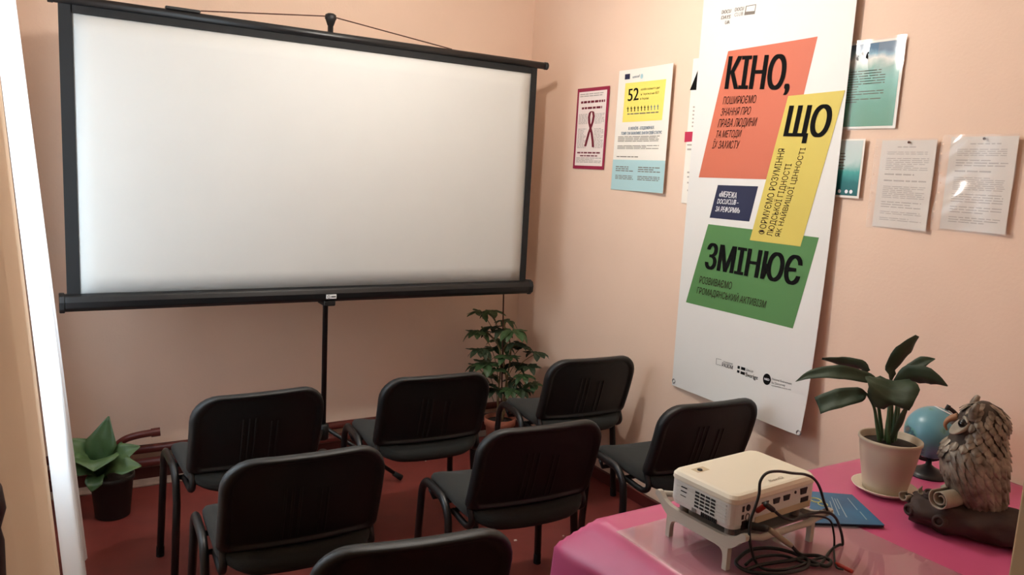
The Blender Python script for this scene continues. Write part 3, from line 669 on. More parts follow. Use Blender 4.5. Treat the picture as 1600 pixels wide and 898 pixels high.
# ================================================================ TABLE
TZ = .752
TX0, TY0, TY1 = 1.18, .66, 1.435
t = thing('side_table', 'table under the pink cloth along the right wall', 'table', (1.83, 1.04, 0))
bm = box(BM(), (TX0-1.83, TY0-1.04, .722), (XR-.012-1.83, TY1-1.04, .748)); obj('tabletop', bm, M['tablewood'], t, bevel=.004)
for x in (TX0+.04, XR-.06):
    for y in (TY0+.04, TY1-.04):
        obj('leg', box(BM(), (x-.022-1.83, y-.022-1.04, 0), (x+.022-1.83, y+.022-1.04, .722)), M['tablewood'], t, bevel=.003)
bm = BM()
def cl(u, v):
    # u across (x), v along (y); beyond the table edges the cloth folds down
    sx = -.36+(XR-.015-TX0+.36)*u; sy = -.30+(TY1-TY0+.60)*v
    ox = max(0, -sx); oy = max(0, -sy, sy-(TY1-TY0))
    x = TX0+max(sx, 0); y = TY0+min(max(sy, 0), TY1-TY0); z = TZ
    def hang(d): # outward, down
        if d <= 0: return 0, 0
        a = min(d, .025); o = a*.85; dn = a*a*14
        if d > .025:
            b = min(d-.025, .10); o += b*.66; dn += b*.75
            if d > .125: o += (d-.125)*.04; dn += (d-.125)*.99
        return o, dn
    hx, dx = hang(ox); hy, dy = hang(oy)
    wav = .010*math.sin(sy*17)*min(1, max(0, ox-.08)*6)
    x -= hx+wav; y += (hy+.010*math.sin(sx*14)*min(1, max(0, oy-.08)*6))*(1 if sy > 0 else -1)
    z -= max(dx, dy)+.05*min(dx, dy)
    if ox == 0 and oy == 0: z += .0006*math.sin(sx*19)*math.sin(sy*15)
    return V((x, y, max(z, .30)))
N1, N2 = 86, 74
grid(bm, cl, N1, N2)
o = tag(obj('tablecloth', bm, M['cloth'], smooth=True), 'glossy pink plastic cloth spread over the table, creased at its corner', 'tablecloth')
solid(o, .0008)
# clear sheet on the cloth
G0, G1 = V((1.172, .80)), V((1.75, 1.36))
bm = box(BM(), (0, 0, 0), (G1.x-G0.x, G1.y-G0.y, .003)); o = tag(obj('clear_sheet', bm, M['glass'], loc=(G0.x, G0.y, TZ+.002)), 'clear flat sheet lying on the pink cloth under the projector stand', 'desk sheet'); o.rotation_euler = (0, 0, math.radians(1.5))
GZ = TZ+.0052
# ---------------------------------------------------------------- projector stand
SO = V((1.262, 1.06, GZ)); SW, SD, SH = .305, .277, .085
t = thing('projector_stand', 'low grey plastic stand with curved side panels under the white projector', 'stand', SO, math.radians(2))
def side_panel(x):
    bm = BM(); W_ = .012
    pr = [(0, .098, .088), (.006, .1005, .083), (.014, .100, .078), (.022, .093, .069), (.030, .086, .061), (.040, .081, .054), (.052, .077, .0485), (.075, .0748, .047), (.14, .074, .047), (.202, .0748, .047), (.225, .077, .0485), (.237, .081, .054), (.247, .086, .061), (.255, .093, .069), (.263, .100, .078), (.271, .1005, .083), (.277, .098, .088)]
    rr = [[bm.verts.new(p) for p in ((x, y, a), (x+W_, y, a), (x+W_, y, b), (x, y, b))] for y, a, b in pr]
    rings_close(bm, rr)
    for y0, sg in ((.044, 1), (.233, -1)):           # legs, each with a small arch towards the middle
        lp_ = [(y0, 0), (y0, .052), (y0+sg*.034, .052), (y0+sg*.034, .0468), (y0+sg*.024, .0455), (y0+sg*.017, .041), (y0+sg*.0135, .033), (y0+sg*.0125, .024), (y0+sg*.0125, 0)]
        cx_ = y0+sg*.006
        f0 = [bm.verts.new((x-.0006, a, b)) for a, b in lp_]; f1 = [bm.verts.new((x+W_+.0006, a, b)) for a, b in lp_]; n = len(lp_)
        for j in range(n): bm.faces.new((f0[j], f0[(j+1) % n], f1[(j+1) % n], f1[j]))
        for F in (f0, f1):
            bm.faces.new((F[0], F[1], F[6], F[7], F[8])); bm.faces.new((F[1], F[2], F[3], F[4], F[5], F[6]))
    return bm
for x in (0, SW-.012): obj('side_panel', side_panel(x), M['stand'], t)
for y in (.013, .264): obj('rail', tube(BM(), [(.018, y, .090), (.07, y, .076), (SW-.07, y, .076), (SW-.018, y, .090)], .0075, 12), M['stand'], t, smooth=True)
bm = box(BM(), (.018, .05, .060), (SW-.018, .23, .066)); obj('shelf', bm, M['shelf'], t, bevel=.002)
# ---------------------------------------------------------------- projector
PW, PD, PH = .295, .188, .084
PO = V((1.256, 1.094, GZ+.091)); t = thing('projector', 'ivory white projector with side vents on the grey stand', 'projector', PO, math.radians(3.5))
def rr_out(x0, y0, x1, y1, r, n=6):
    pts = []
    for cx, cy, a0 in ((x1-r, y0+r, -PI/2), (x1-r, y1-r, 0), (x0+r, y1-r, PI/2), (x0+r, y0+r, PI)):
        for k in range(n+1): a = a0+PI/2*k/n; pts.append((cx+r*math.cos(a), cy+r*math.sin(a)))
    return pts
bm = BM(); rings = []
for ins, z in ((.012, 0), (.003, .004), (.0, .012), (0, .050), (.001, .0525)):
    rings.append([bm.verts.new((x, y, z)) for x, y in rr_out(ins, ins, PW-ins, PD-ins, .02)])
rings_close(bm, rings); obj('body', bm, M['projgrey'], t)
bm = BM(); rings = []
for ins, z in ((-.0015, .051), (-.0025, .053), (-.002, .060), (.003, .0655), (.010, .067)):
    rings.append([bm.verts.new((x, y, z)) for x, y in rr_out(ins, ins, PW-ins, PD-ins, .022)])
rings_close(bm, rings); obj('top_cover', bm, M['projector'], t)
bm = BM(); box(bm, (.035, PD-.050, .0668), (.075, PD-.028, .0674)); o = obj('focus_recess', bm, M['recess'], t, bevel=.002)
bm = lathe(BM(), [(.006, 0), (.006, .002)], (.050, PD-.042, .0672), n=16); obj('focus_dial', bm, M['darkhole'], o)
bm = BM()
for k in range(5): box(bm, (-.002, .02, .018+k*.0065), (.0015, PD-.022, .0205+k*.0065))
obj('vent_louvre', bm, M['projgrey'], t)
bm = BM()
for i in range(4):
    for j in range(5): box(bm, (-.0026, .050+i*.0155, .0165+j*.0065), (.0005, .062+i*.0155, .0203+j*.0065))
obj('vent_slot', bm, M['darkhole'], t); bm = BM()
for j in range(3): box(bm, (-.0024, .135, .025+j*.008), (.0005, .152, .0265+j*.008))
obj('side_slot', bm, M['darkhole'], t); bm = BM()
for k in range(9): box(bm, (-.0015, .044+k*.0052, .0045), (.001, .0470+k*.0052, .0125))
obj('speaker_slot', bm, M['darkhole'], t)
bm = box(BM(), (-.0012, .104, .005), (.001, .116, .012)); obj('lock_slot', bm, M['portgrey'], t)
# rear ports
bm = BM(); box(bm, (.075, -.0012, .006), (PW-.02, .001, .018)); obj('lower_groove', bm, M['recess'], t)
bm = BM()
def trap(x, z, w_, h): 
    vs = [bm.verts.new((x+a*w_, y, z+b*h)) for y in (-.0022, .001) for a, b in ((-.5, .5), (.5, .5), (.38, -.5), (-.38, -.5))]
    for f in ((0, 1, 2, 3), (7, 6, 5, 4), (0, 4, 5, 1), (1, 5, 6, 2), (2, 6, 7, 3), (3, 7, 4, 0)): bm.faces.new([vs[i] for i in f])
for x, z, w_, h in ((.105, .038, .024, .010), (.145, .038, .024, .010), (.182, .038, .024, .010), (.245, .041, .026, .012)):
    bm = BM(); trap(x, z, w_, h); obj('port', bm, M['port'], t)
for x, z, w_, h in ((.238, .019, .028, .009), (.028, .036, .006, .010), (.028, .022, .006, .008)): obj('port', box(BM(), (x, -.0016, z), (x+w_, .001, z+h)), M['port'], t)
obj('screw', tube(BM(), [(.214, -.002, .043), (.214, .001, .043)], .003, 10), M['port'], t); obj('round_port', tube(BM(), [(.047, -.002, .041), (.047, .001, .041)], .0062, 14), M['port'], t)
bm = tube(BM(), [(.047+.006*math.cos(k*PI/8), -.001, .024+.006*math.sin(k*PI/8)) for k in range(16)], .0012, 6, closed=True); obj('round_port', bm, M['portgrey'], t)
bm = box(BM(), (.030, -.002, -.004+.006), (.062, .001, .0185)); obj('power_inlet', bm, M['port'], t)
for x, y in ((.03, .03), (.265, .03), (.15, .165), (.03, .165)): obj('foot', lathe(BM(), [(.009, -.0245), (.011, -.0225), (.011, .001)], (x, y, 0), n=14), M['portgrey'], t)
psf = lambda y, z, l=0: V((y, z, .067+l))
o = obj('maker_mark', letters([('BenQ', (.145, .020), (.195, .020), (.148, .030), .01)], psf, .0006), M['pmark'], t)
for o in t.children_recursive:           # body height from its sketch height to the real one; feet keep their length
    if o.name.startswith('foot'): continue
    for v in o.data.vertices: v.co.z *= PH/.067
# ---------------------------------------------------------------- cables
cy = PO.y-.025
A = lambda px, py, Y=cy: on_y(px, py, Y)
def fl(px, py): p = on_z(px, py, GZ+.007); return p
def cable(name, label, pts, r, ex=()):
    pts = [V(p) for p in pts]
    for p in pts: p.z = max(p.z, GZ+r+.0005)
    root = tag(obj(name, tube(BM(), spline(pts, 8), r, 8), M['cable'], smooth=True), label, 'cable', 'cables on the pink table')
    for nm, mm, a, b, r0, r1 in ex: obj(nm, tube(BM(), [a, a.lerp(b, .15), a.lerp(b, .8), b], [r0*.9, r0, r0, r1], 12), M[mm], root, smooth=True)
    return root
port = PO + Matrix.Rotation(math.radians(3.5), 3, 'Z') @ V((.078, -.002, .030*PH/.067))
d1 = A(1194, 786); d2 = A(1210, 798)
cable('video_cable', 'black video cable with red plug in the projector, arching over its lid',
      [d2, A(1222, 807), A(1240, 812), A(1262, 803), A(1290, 800), A(1305, 808), A(1314, 830), A(1316, 855), A(1308, 876), A(1295, 884, cy-.01), fl(1280, 882), fl(1255, 878), fl(1225, 868), fl(1200, 868), fl(1178, 872), fl(1165, 882)], .0034,
      [('red_plug', 'redplug', port, d1.lerp(d2, .2), .006, .005), ('black_boot', 'cable', d1.lerp(d2, .1), d2, .0062, .004)])
cable('signal_cable', 'black cable looping highest above the projector lid and down to its front', 
      [A(1294, 799, cy+.01), A(1288, 785, cy+.01), A(1281, 762, cy+.005), A(1272, 748), A(1258, 741), A(1238, 739), A(1216, 736), A(1198, 739), A(1188, 752), A(1186, 772), A(1180, 792), A(1173, 812), A(1171, 836, cy-.005), A(1174, 858, cy-.01), fl(1180, 876), fl(1192, 888), fl(1220, 890), fl(1248, 884), fl(1272, 874), fl(1290, 870)], .0032)
pw = PO + Matrix.Rotation(math.radians(3.5), 3, 'Z') @ V((.046, -.003, .012)); e1 = A(1201, 826, cy-.012); e2 = A(1236, 852, cy-.03)
cable('power_cable', 'thick black power cable with grey clamp, coiled under the projector stand',
      [e2, fl(1252, 866), fl(1278, 868), fl(1298, 876), fl(1290, 884), fl(1262, 874), fl(1235, 862), fl(1205, 856), fl(1175, 858), fl(1158, 868), fl(1150, 880), fl(1168, 892), fl(1200, 896), fl(1240, 893), fl(1262, 884), fl(1258, 872), fl(1230, 876), fl(1190, 882), fl(1165, 890)], .0042,
      [('power_plug', 'cable', pw, e1, .0085, .006), ('grey_clamp', 'greyplug', e1, e2, .0065, .006)])
cable('thin_cable', 'thin dark cable hanging over the right end of the projector stand',
      [A(1238, 812, cy+.01), A(1270, 806, cy+.01), A(1296, 812), A(1303, 835), A(1303, 858), A(1300, 876), fl(1306, 884), fl(1318, 890)], .0024,
      [('red_plug', 'redplug', fl(1306, 880), fl(1332, 893), .005, .004)])
# ---------------------------------------------------------------- blue booklet and grey booklet
bq = [on_z(*p, TZ+.006) for p in ((1268, 770), (1331, 775), (1382, 823), (1262, 819))]
def slab(bm, q, z0, z1):
    vs = [bm.verts.new((p.x, p.y, z)) for z in (z0, z1) for p in q]
    for f in ((0, 1, 2, 3), (7, 6, 5, 4), (0, 4, 5, 1), (1, 5, 6, 2), (2, 6, 7, 3), (3, 7, 4, 0)): bm.faces.new([vs[i] for i in f])
    return bm
BZ0, BZ1 = TZ+.006, TZ+.012
c = sum(bq, V())/4; t = thing('blue_booklet', 'blue booklet lying on pink cloth between the projector and potted plant', 'book', (c.x, c.y, TZ))
q0 = [p-V((c.x, c.y, 0)) for p in bq]
obj('pages', slab(BM(), [p*.985 for p in q0], .0056, .0098), M['bookedge'], t)
obj('front_cover', slab(BM(), q0, .0098, .0112), M['book'], t); obj('back_cover', slab(BM(), q0, .0045, .0056), M['bookedge'], t)
bm = BM()
def bl(u, v): a = q0[0].lerp(q0[1], u); b = q0[3].lerp(q0[2], u); return a.lerp(b, v)
for u, v0, v1 in ((.45, .15, .75), (.50, .2, .55), (.38, .3, .7), (.80, .15, .55), (.82, .6, .85), (.55, .2, .8)):
    slab(bm, [bl(u-.008, v0), bl(u+.008, v0), bl(u+.008, v1), bl(u-.008, v1)], .0113, .0115)
obj('cover_print', bm, M['booktext'], t)
e = bl(.10, .30)
bm = tube(BM(), [V((e.x+.014*math.cos(k*PI/9), e.y+.014*math.sin(k*PI/9), .0115)) for k in range(18)], .0018, 6, closed=True); tube(bm, [V((e.x+.012*math.cos(k*PI/9)-.004, e.y-.026+.012*math.sin(k*PI/9), .0115)) for k in range(18)], .0014, 6, closed=True); obj('cover_emblem', bm, M['emblem'], t)
gq = [on_z(*p, TZ+.004) for p in ((1447, 776), (1500, 777), (1505, 800), (1463, 798))]
c = sum(gq, V())/4
o = tag(obj('grey_booklet', slab(BM(), [p-V((c.x, c.y, 0)) for p in gq], .003, .007), M['greypaper'], loc=(c.x, c.y, TZ)), 'grey booklet under the globe and owl figurine, one corner showing', 'book')
# ---------------------------------------------------------------- potted plant on its saucer
PC = V((2.035, 1.24, TZ+.0022))
bm = lathe(BM(), [(.045, 0), (.062, .002), (.085, .014), (.088, .018), (.084, .018), (.062, .006), (.02, .005)], n=48); tag(obj('saucer', bm, M['saucer'], smooth=True, loc=PC), 'round cream saucer under the ivory plant pot on the table', 'saucer')
t = thing('potted_plant', 'broad leaved dark green plant in an ivory pot on the pink table', 'potted plant', PC+V((0, 0, .0062)))
PT = t.location.copy()
prof = [(.05, 0), (.057, .001), (.061, .02), (.066, .05), (.0665, .0515), (.071, .075), (.0715, .0765), (.079, .125), (.081, .142), (.0845, .145), (.0845, .152), (.081, .154), (.078, .151), (.076, .130), (.02, .128)]
obj('pot', lathe(BM(), prof, n=56), M['ivorypot'], t, smooth=True)
bm = BM()
for k in range(7): pass
lathe(bm, [(.0765, .133), (.05, .139), (.02, .141), (.002, .141)], n=36); obj('soil', bm, M['soil'], t, smooth=True)
PP = (PC.x, PC.y, .9)
def pz(u, v, off=0): return on_v(1230+u*.323, 510+v*.323, PP, off)-PT
right = V((_r0.x, _r0.y, 0)); away = V((PC.x, PC.y, 0)).normalized(); upz = V((0, 0, 1)); k1 = .323*2.33/FPX
leaves = [  # centre line (u,v,depth), half widths in zoom px, side
    ([(440, 265, .0), (385, 248, 0), (250, 222, -.02), (120, 232, -.02), (40, 266, -.03)], [6, 26, 34, 22, 1], upz*.9+away*.5),
    ([(385, 222, .03), (350, 190, .03), (260, 172, .03), (168, 156, .02)], [22, 34, 28, 6], upz*.9-away*.6),
    ([(385, 324, -.03), (350, 330, -.04), (250, 350, -.05), (150, 385, -.05)], [4, 34, 46, 42], upz+away*.5),
    ([(520, 262, -.01), (505, 300, -.05), (480, 350, -.08), (450, 398, -.08)], [60, 112, 96, 22], right*1.0+upz*.25),
    ([(530, 275, .02), (600, 240, 0), (690, 250, -.02), (776, 288, -.03)], [20, 52, 46, 3], upz*.85-away*.5),
    ([(500, 268, .03), (510, 200, .03), (570, 120, .02), (632, 46, .02)], [4, 34, 46, 12], right*.8-upz*.5+away*.4),
    ([(540, 250, .06), (600, 205, .07), (660, 170, .07), (716, 156, .07)], [10, 26, 26, 2], upz*.9+away*.4),
    ([(500, 560, -.02), (540, 480, -.03), (570, 410, -.03), (597, 355, -.03)], [10, 18, 12, 1], right*.8+upz*.3)]
for cl_, wd, sd in leaves:
    bm = BM(); leaf(bm, [pz(*p) for p in cl_], [w_*k1 for w_ in wd], sd, .30); solid(obj('leaf', bm, M['leaf'], t, smooth=True), .0008)
for P in ([(450, 570, -.01), (435, 480, -.01), (420, 390, -.01), (385, 324, -.03)], [(475, 570, 0), (485, 470, 0), (490, 380, 0), (440, 265, 0)], [(490, 570, -.02), (490, 460, -.03), (495, 380, -.03), (520, 262, -.01)], [(505, 570, 0), (520, 450, 0), (530, 380, .01), (530, 275, .02)], [(495, 570, .02), (505, 450, .02), (505, 350, .02), (500, 268, .03)], [(460, 570, .02), (450, 450, .02), (430, 320, .02), (385, 222, .03)], [(515, 570, .02), (535, 450, .03), (540, 340, .05), (540, 250, .06)]):
    bm = tube(BM(), spline([pz(*p) for p in P], 6), [.0062-.0032*i/18 for i in range(19)], 8); obj('stalk', bm, M['leaf2'], t, smooth=True)
# ---------------------------------------------------------------- globe
GC = V((2.285, 1.262, TZ+.0015)); GR = .079
t = thing('desk_globe', 'small blue desk globe on black foot behind the potted plant', 'globe', GC)
obj('foot', lathe(BM(), [(.055, 0), (.056, .004), (.045, .014), (.02, .026), (.009, .034), (.007, .052)], n=40), M['globeblack'], t, smooth=True)
gm = bpy.data.materials.new('globe_map'); gm.use_nodes = True; nt = gm.node_tree; b = nt.nodes['Principled BSDF']; b.inputs['Roughness'].default_value = .3
tc = nt.nodes.new('ShaderNodeTexCoord'); n = nt.nodes.new('ShaderNodeTexNoise'); n.inputs['Scale'].default_value = 14; n.inputs['Detail'].default_value = 6; nt.links.new(tc.outputs['Object'], n.inputs['Vector'])
r = nt.nodes.new('ShaderNodeValToRGB'); cr = r.color_ramp; cr.interpolation = 'EASE'
cr.elements[0].position = .0; cr.elements[0].color = (*lin((92, 146, 160)), 1); cr.elements[1].position = 1; cr.elements[1].color = (*lin((112, 96, 84)), 1)
for p, c in ((.52, (98, 150, 164)), (.56, (96, 150, 140)), (.60, (60, 96, 110)), (.68, (120, 104, 92))): e_ = cr.elements.new(p); e_.color = (*lin(c), 1)
nt.links.new(n.outputs[0], r.inputs[0]); nt.links.new(r.outputs[0], b.inputs['Base Color'])
GCc = V((0, 0, .056+GR)); ax = V((math.sin(math.radians(23))*right.x, math.sin(math.radians(23))*right.y, math.cos(math.radians(23))))
bm = BM(); bmesh.ops.create_uvsphere(bm, u_segments=48, v_segments=28, radius=GR); 
o = obj('sphere', bm, gm, t, smooth=True, loc=GCc)
bm = BM(); lathe(bm, [(.034, .0722), (.030, .0740), (.002, .0796)], n=30); o2 = obj('polar_cap', bm, M['whiteink'], o, smooth=True); o2.rotation_euler = ax.to_track_quat('Z', 'Y').to_euler()
bm = BM(); side = V((right.x, right.y, 0)); R2 = GR+.008; pts = []
for k in range(25):
    a = math.radians(67-k*180/24); pts.append(GCc+side*R2*math.cos(a)+V((0, 0, R2*math.sin(a))))
tube(bm, pts, .0035, 8, ry=.006); obj('meridian_arm', bm, M['globeblack'], t, smooth=True)
obj('axis_knob', tube(BM(), [GCc+ax*(GR-.002), GCc+ax*(GR+.016)], .006, 12), M['globeblack'], t); obj('axis_knob', tube(BM(), [GCc-ax*(GR-.002), GCc-ax*(GR+.012)], .006, 12), M['globeblack'], t)
# ---------------------------------------------------------------- owl figurine on a log
OC = V((1.985, .985, TZ+.002)); face = V((-.47, .88, 0)).normalized(); ang = math.atan2(face.y, face.x)
t = thing('owl_figurine', 'silvery carved owl figurine perched on a dark brown log', 'figurine', OC, ang)   # local +x is where the owl looks
# the log: lies along local x
bm = BM(); rings = []; n = 26
for i in range(24):
    s_ = i/23; x = .120-.385*s_; rr_ = .046*(1-.25*max(0, (.15-s_)/.15))*(1+.04*math.sin(i*1.7))
    rings.append([bm.verts.new((x+.006*math.sin(j*2.1), .020+rr_*1.28*math.cos(2*PI*j/n)*(1+.07*math.sin(5*j+i)+.09*math.sin(j*.9+i*.9)), max(.0, .044+rr_*math.sin(2*PI*j/n)*(1+.06*math.sin(3*j+i*.8)+.10*math.sin(j*.7+i*1.1))))) for j in range(n)])
rings_close(bm, rings); lg = obj('log', bm, M['log'], t, smooth=True)
for c, r_, d in (((.12, .050, .045), .016, V((.6, .8, 0))), ((.055, .072, .04), .017, V((.2, 1, .2))), ((.085, .03, .085), .013, V((.3, .4, .9))), ((.125, .02, .06), .012, V((1, .2, .4)))):
    d.normalize(); bm = tube(BM(), [V(c)-d*.02, V(c)+d*.010], [r_*1.2, r_], 16); obj('knot', bm, M['log'], lg, smooth=True)
    pts = [V(c)+d*.011+(d.orthogonal().normalized()*math.cos(a)+d.cross(d.orthogonal().normalized())*math.sin(a))*r_*.7 for a in [k*PI/8 for k in range(16)]]
    obj('knot_ring', tube(BM(), pts, .0035, 6, closed=True), M['log'], lg, smooth=True)
# pale curls of bark: spiral rolled scrolls
def scroll(c, ax_, r0, turns, length, m_):
    ax_ = V(ax_).normalized(); e1 = ax_.orthogonal().normalized(); e2 = ax_.cross(e1); bm = BM(); N = int(turns*22)
    def fn(u, v):
        a = u*turns*2*PI; r = r0*(1-.72*u); return V(c)+ax_*(v-.5)*length*(1-.25*u)+(e1*math.cos(a)+e2*math.sin(a))*r
    grid(bm, fn, N, 3); return solid(obj('bark_curl', bm, m_, t, smooth=True), .003)
scroll((.045, .062, .100), (.55, .8, 0), .027, 2.0, .07, M['curl'])
scroll((.135, .035, .070), (.5, .85, .1), .014, .8, .03, M['curl'])
scroll((.10, .015, .088), (.2, .9, 0), .010, .6, .03, M['curl'])
# body of the owl
ZB, ZT = .075, .345
def orad(z):
    u = (z-ZB)/(ZT-ZB)
    tab = [(0, .046), (.08, .058), (.25, .069), (.42, .073), (.55, .068), (.64, .059), (.70, .056), (.78, .056), (.87, .050), (.94, .037), (1, .010)]
    for (a, ra), (b, rb) in zip(tab, tab[1:]):
        if u <= b: return ra+(rb-ra)*(u-a)/(b-a)
    return .012
def ocx(z):
    u = (z-ZB)/(ZT-ZB); return -.026+.014*math.sin(min(1, u*1.3)*PI)+.020*min(1, u/.7)
def opt(a, z, k=0): r = orad(z)+k; return V((ocx(z)+r*1.02*math.cos(a), r*.90*math.sin(a), z))
bm = BM(); rings = []
for i in range(40):
    z = ZB-.02+(ZT-ZB+.02)*i/39; rings.append([bm.verts.new(opt(2*PI*j/40, z if z > ZB else ZB)-V((0, 0, max(0, ZB-z)))) for j in range(40)])
rings_close(bm, rings)
obj('body', bm, M['owldark'], t, smooth=True)
bm = BM(); R3 = random.Random(11)
def feather(a, z, ln, wd, lift, slant):
    p = opt(a, z, .001); nrm = (opt(a, z, .01)-p).normalized(); tan = V((-math.sin(a), math.cos(a), 0)); dn = (V((0, 0, -1))+tan*slant).normalized()
    dn = (dn-nrm*dn.dot(nrm)).normalized(); s_ = nrm.cross(dn); rws = []
    for tt, ww in ((0, .55), (.3, .95), (.6, 1.0), (.85, .62), (1.0, .08)):
        # follow the body as it goes down
        q_ = p+dn*ln*tt; zz = max(ZB, q_.z); aa = math.atan2(q_.y/.90, (q_.x-ocx(zz))/1.02); base = opt(aa, zz, .0015+lift*tt*(1.15-.35*tt)); base.z = q_.z
        rws.append([bm.verts.new(base+s_*wd*ww*x-nrm*abs(x)**2*wd*.35) for x in (-1, -.45, 0, .45, 1)])
    for A_, B_ in zip(rws, rws[1:]):
        for j in range(4): bm.faces.new((A_[j], A_[j+1], B_[j+1], B_[j]))
z = ZT-.003; row = 0
while z > ZB+.125:                       # scale feathers on head, neck and breast
    u = (z-ZB)/(ZT-ZB); sz = .0115+.0105*(1-u); cnt = int(2*PI*orad(z)/(sz*1.5))
    for k in range(cnt):
        a = 2*PI*(k+.5*(row % 2))/cnt+R3.uniform(-.05, .05); a = (a+PI) % (2*PI)-PI
        if z > ZB+.180 and abs(a) < 1.12 and z < ZT-.022: continue      # face
        feather(a, z+R3.uniform(-.002, .002), sz*1.55, sz*.74, .0095, R3.uniform(-.12, .12))
    z -= sz*.95; row += 1
for side_ in (1, -1):                    # long wing feathers sweeping back
    for r_i in range(5):
        for k in range(8):
            a = side_*(.60+.27*k+.05*r_i); feather(a, ZB+.150-r_i*.026, .062+.008*r_i, .0115, .0110, side_*(.75-.05*k))
for k in range(14):
    a = -1+2*k/13; feather(a, ZB+.075-(k % 2)*.012, .05, .012, .005, 0); feather(a, ZB+.115-(k % 2)*.01, .04, .012, .006, 0)
for k in range(9): feather(PI-.6+1.2*k/8, ZB+.07, .085, .014, .007, 0)
obj('feathers', bm, M['owl'], t, smooth=True)
for sy in (1, -1):
    a = sy*.72; zc = ZB+.208; c = opt(a, zc, .000); nrm = (opt(a, zc, .01)-c).normalized(); e1 = V((0, 0, 1)); e1 = (e1-nrm*e1.z).normalized(); e2 = nrm.cross(e1)
    bm = BM(); rings = []
    for rr_, h in ((.029, -.006), (.029, .005), (.026, .008), (.020, .005), (.010, .004)):
        rings.append([bm.verts.new(c+nrm*h+(e1*math.sin(k*PI/12)*1.12+e2*math.cos(k*PI/12))*rr_) for k in range(24)])
    rings_close(bm, rings); fd = obj('face_disc', bm, M['owlface'], t, smooth=True)
    ce = c+nrm*.005+e1*.008-e2*sy*.006
    bm = BM(); bmesh.ops.create_uvsphere(bm, u_segments=20, v_segments=12, radius=.0125); bmesh.ops.translate(bm, verts=bm.verts, vec=ce); obj('eye', bm, M['eye'], fd, smooth=True)
    br_ = [ce+nrm*.004+e1*.008-e2*sy*.018, ce+nrm*.008+e1*.0165-e2*sy*.004, ce+nrm*.006+e1*.020+e2*sy*.012, ce-nrm*.002+e1*.030+e2*sy*.024]
    bm = tube(BM(), spline(br_, 5), [.0028+.003*math.sin(PI*i/15) for i in range(16)], 8); obj('brow', bm, M['owl'], fd, smooth=True)
    eb = opt(sy*1.15, ZT-.040, -.006); bm = tube(BM(), spline([eb, eb+V((.004, sy*.004, .018)), eb+V((.0, sy*.005, .034)), eb+V((-.004, sy*.004, .042))], 5), [.014-.009*(i/15) for i in range(16)], 10); obj('ear_tuft', bm, M['owl'], t, smooth=True)
zc = ZB+.198; c = opt(0, zc, 0)
bm = tube(BM(), spline([c+V((-.006, 0, .022)), c+V((.012, 0, .012)), c+V((.020, 0, -.004)), c+V((.014, 0, -.018))], 5), [.010-.008*(i/15) for i in range(16)], 10); obj('beak', bm, M['owlbeak'], t, smooth=True)
for sy in (.026, -.026):
    bm = BM()
    for k in (-1, 0, 1): tube(bm, spline([(.015, sy+k*.010, .105), (.045, sy+k*.013, .100), (.060, sy+k*.015, .088)], 4), .006, 8)
    obj('talon', bm, M['curl'], t, smooth=True)

# ================================================================ CORNER PLANT (umbrella tree)
CP = V((2.215, 3.70, 0)); t = thing('umbrella_plant', 'bushy umbrella plant with tall stake in a terracotta pot in the corner', 'potted plant', CP)
obj('pot', lathe(BM(), [(.062, 0), (.066, .002), (.082, .15), (.086, .152), (.090, .155), (.092, .195), (.086, .197), (.082, .19), (.08, .16), (.02, .158)], n=44), M['terracotta'], t, smooth=True)
obj('soil', lathe(BM(), [(.081, .172), (.04, .176), (.002, .177)], n=30), M['soil'], t, smooth=True)
PV = (CP.x, CP.y, .5)
def cp(px, py, off=0): return on_v(px, py, PV, off)-CP
a, b = cp(783, 660, -.02), cp(787, 452, -.02)
obj('stake', tube(BM(), [V((a.x, a.y, .16)), a, b, b+(b-a).normalized()*.06], .0042, 8), M['stake'], t)
clus = [(768, 490, 0, 1.0), (752, 492, .02, 1.0), (748, 522, -.03, 1.0), (752, 550, -.05, 1.05), (800, 520, -.05, 1.25), (815, 545, 0, 1.0), (838, 555, .02, 1.0), (790, 505, .05, .8), (762, 572, -.05, 1.25), (805, 572, .03, .95), (826, 575, .0, .95), (800, 598, .04, .9), (765, 590, .02, .9), (775, 612, .0, .9), (812, 612, -.02, .95), (832, 603, .04, .9), (745, 575, .04, .8), (788, 545, .06, .9), (800, 628, .02, .8), (778, 535, .08, .8), (768, 548, .07, .9), (790, 560, -.06, 1.0), (776, 580, -.07, 1.0), (818, 590, -.03, .9), (797, 612, -.05, .9), (760, 605, -.03, .9), (806, 540, -.06, .9), (785, 520, -.04, .9), (770, 515, .0, .9)]
R4 = random.Random(21)
stems = {}
for i, (px, py, off, sz) in enumerate(clus):
    c = cp(px, py-3, off); j = c.copy(); j = V((a.x*.6+c.x*.4, a.y*.6+c.y*.4, max(.2, c.z-.10))) ; j.y += .02
    pet = tube(BM(), spline([j, j.lerp(c, .5)+V((0, 0, .01)), c], 4), .0022, 6); obj('leaf_stem', pet, M['twig'], t, smooth=True)
    bm = BM(); nl = R4.choice([7, 8, 9])
    out = V((c.x-a.x, c.y-a.y, 0)); out = out.normalized() if out.length > .02 else V((0, -1, 0))
    for k in range(nl):
        az = 2*PI*k/nl+R4.uniform(-.25, .25); d = V((math.cos(az), math.sin(az), 0)); ln = .090*sz*R4.uniform(.8, 1.15)
        d = (d+out*.35+V((0, -.25, 0))).normalized(); dr = R4.uniform(-.15, .8)
        L = [c, c+d*ln*.25+V((0, 0, .004)), c+d*ln*.65-V((0, 0, ln*.25*dr)), c+d*ln*.92-V((0, 0, ln*.75*dr))]
        leaf(bm, L, [.001, .012*sz, .0215*sz, .017*sz, .003], d.cross(V((0, 0, 1))), .22)
    obj('leaf_cluster', bm, M['leaf2'] if R4.random() < .6 else M['leaf'], t, smooth=True)
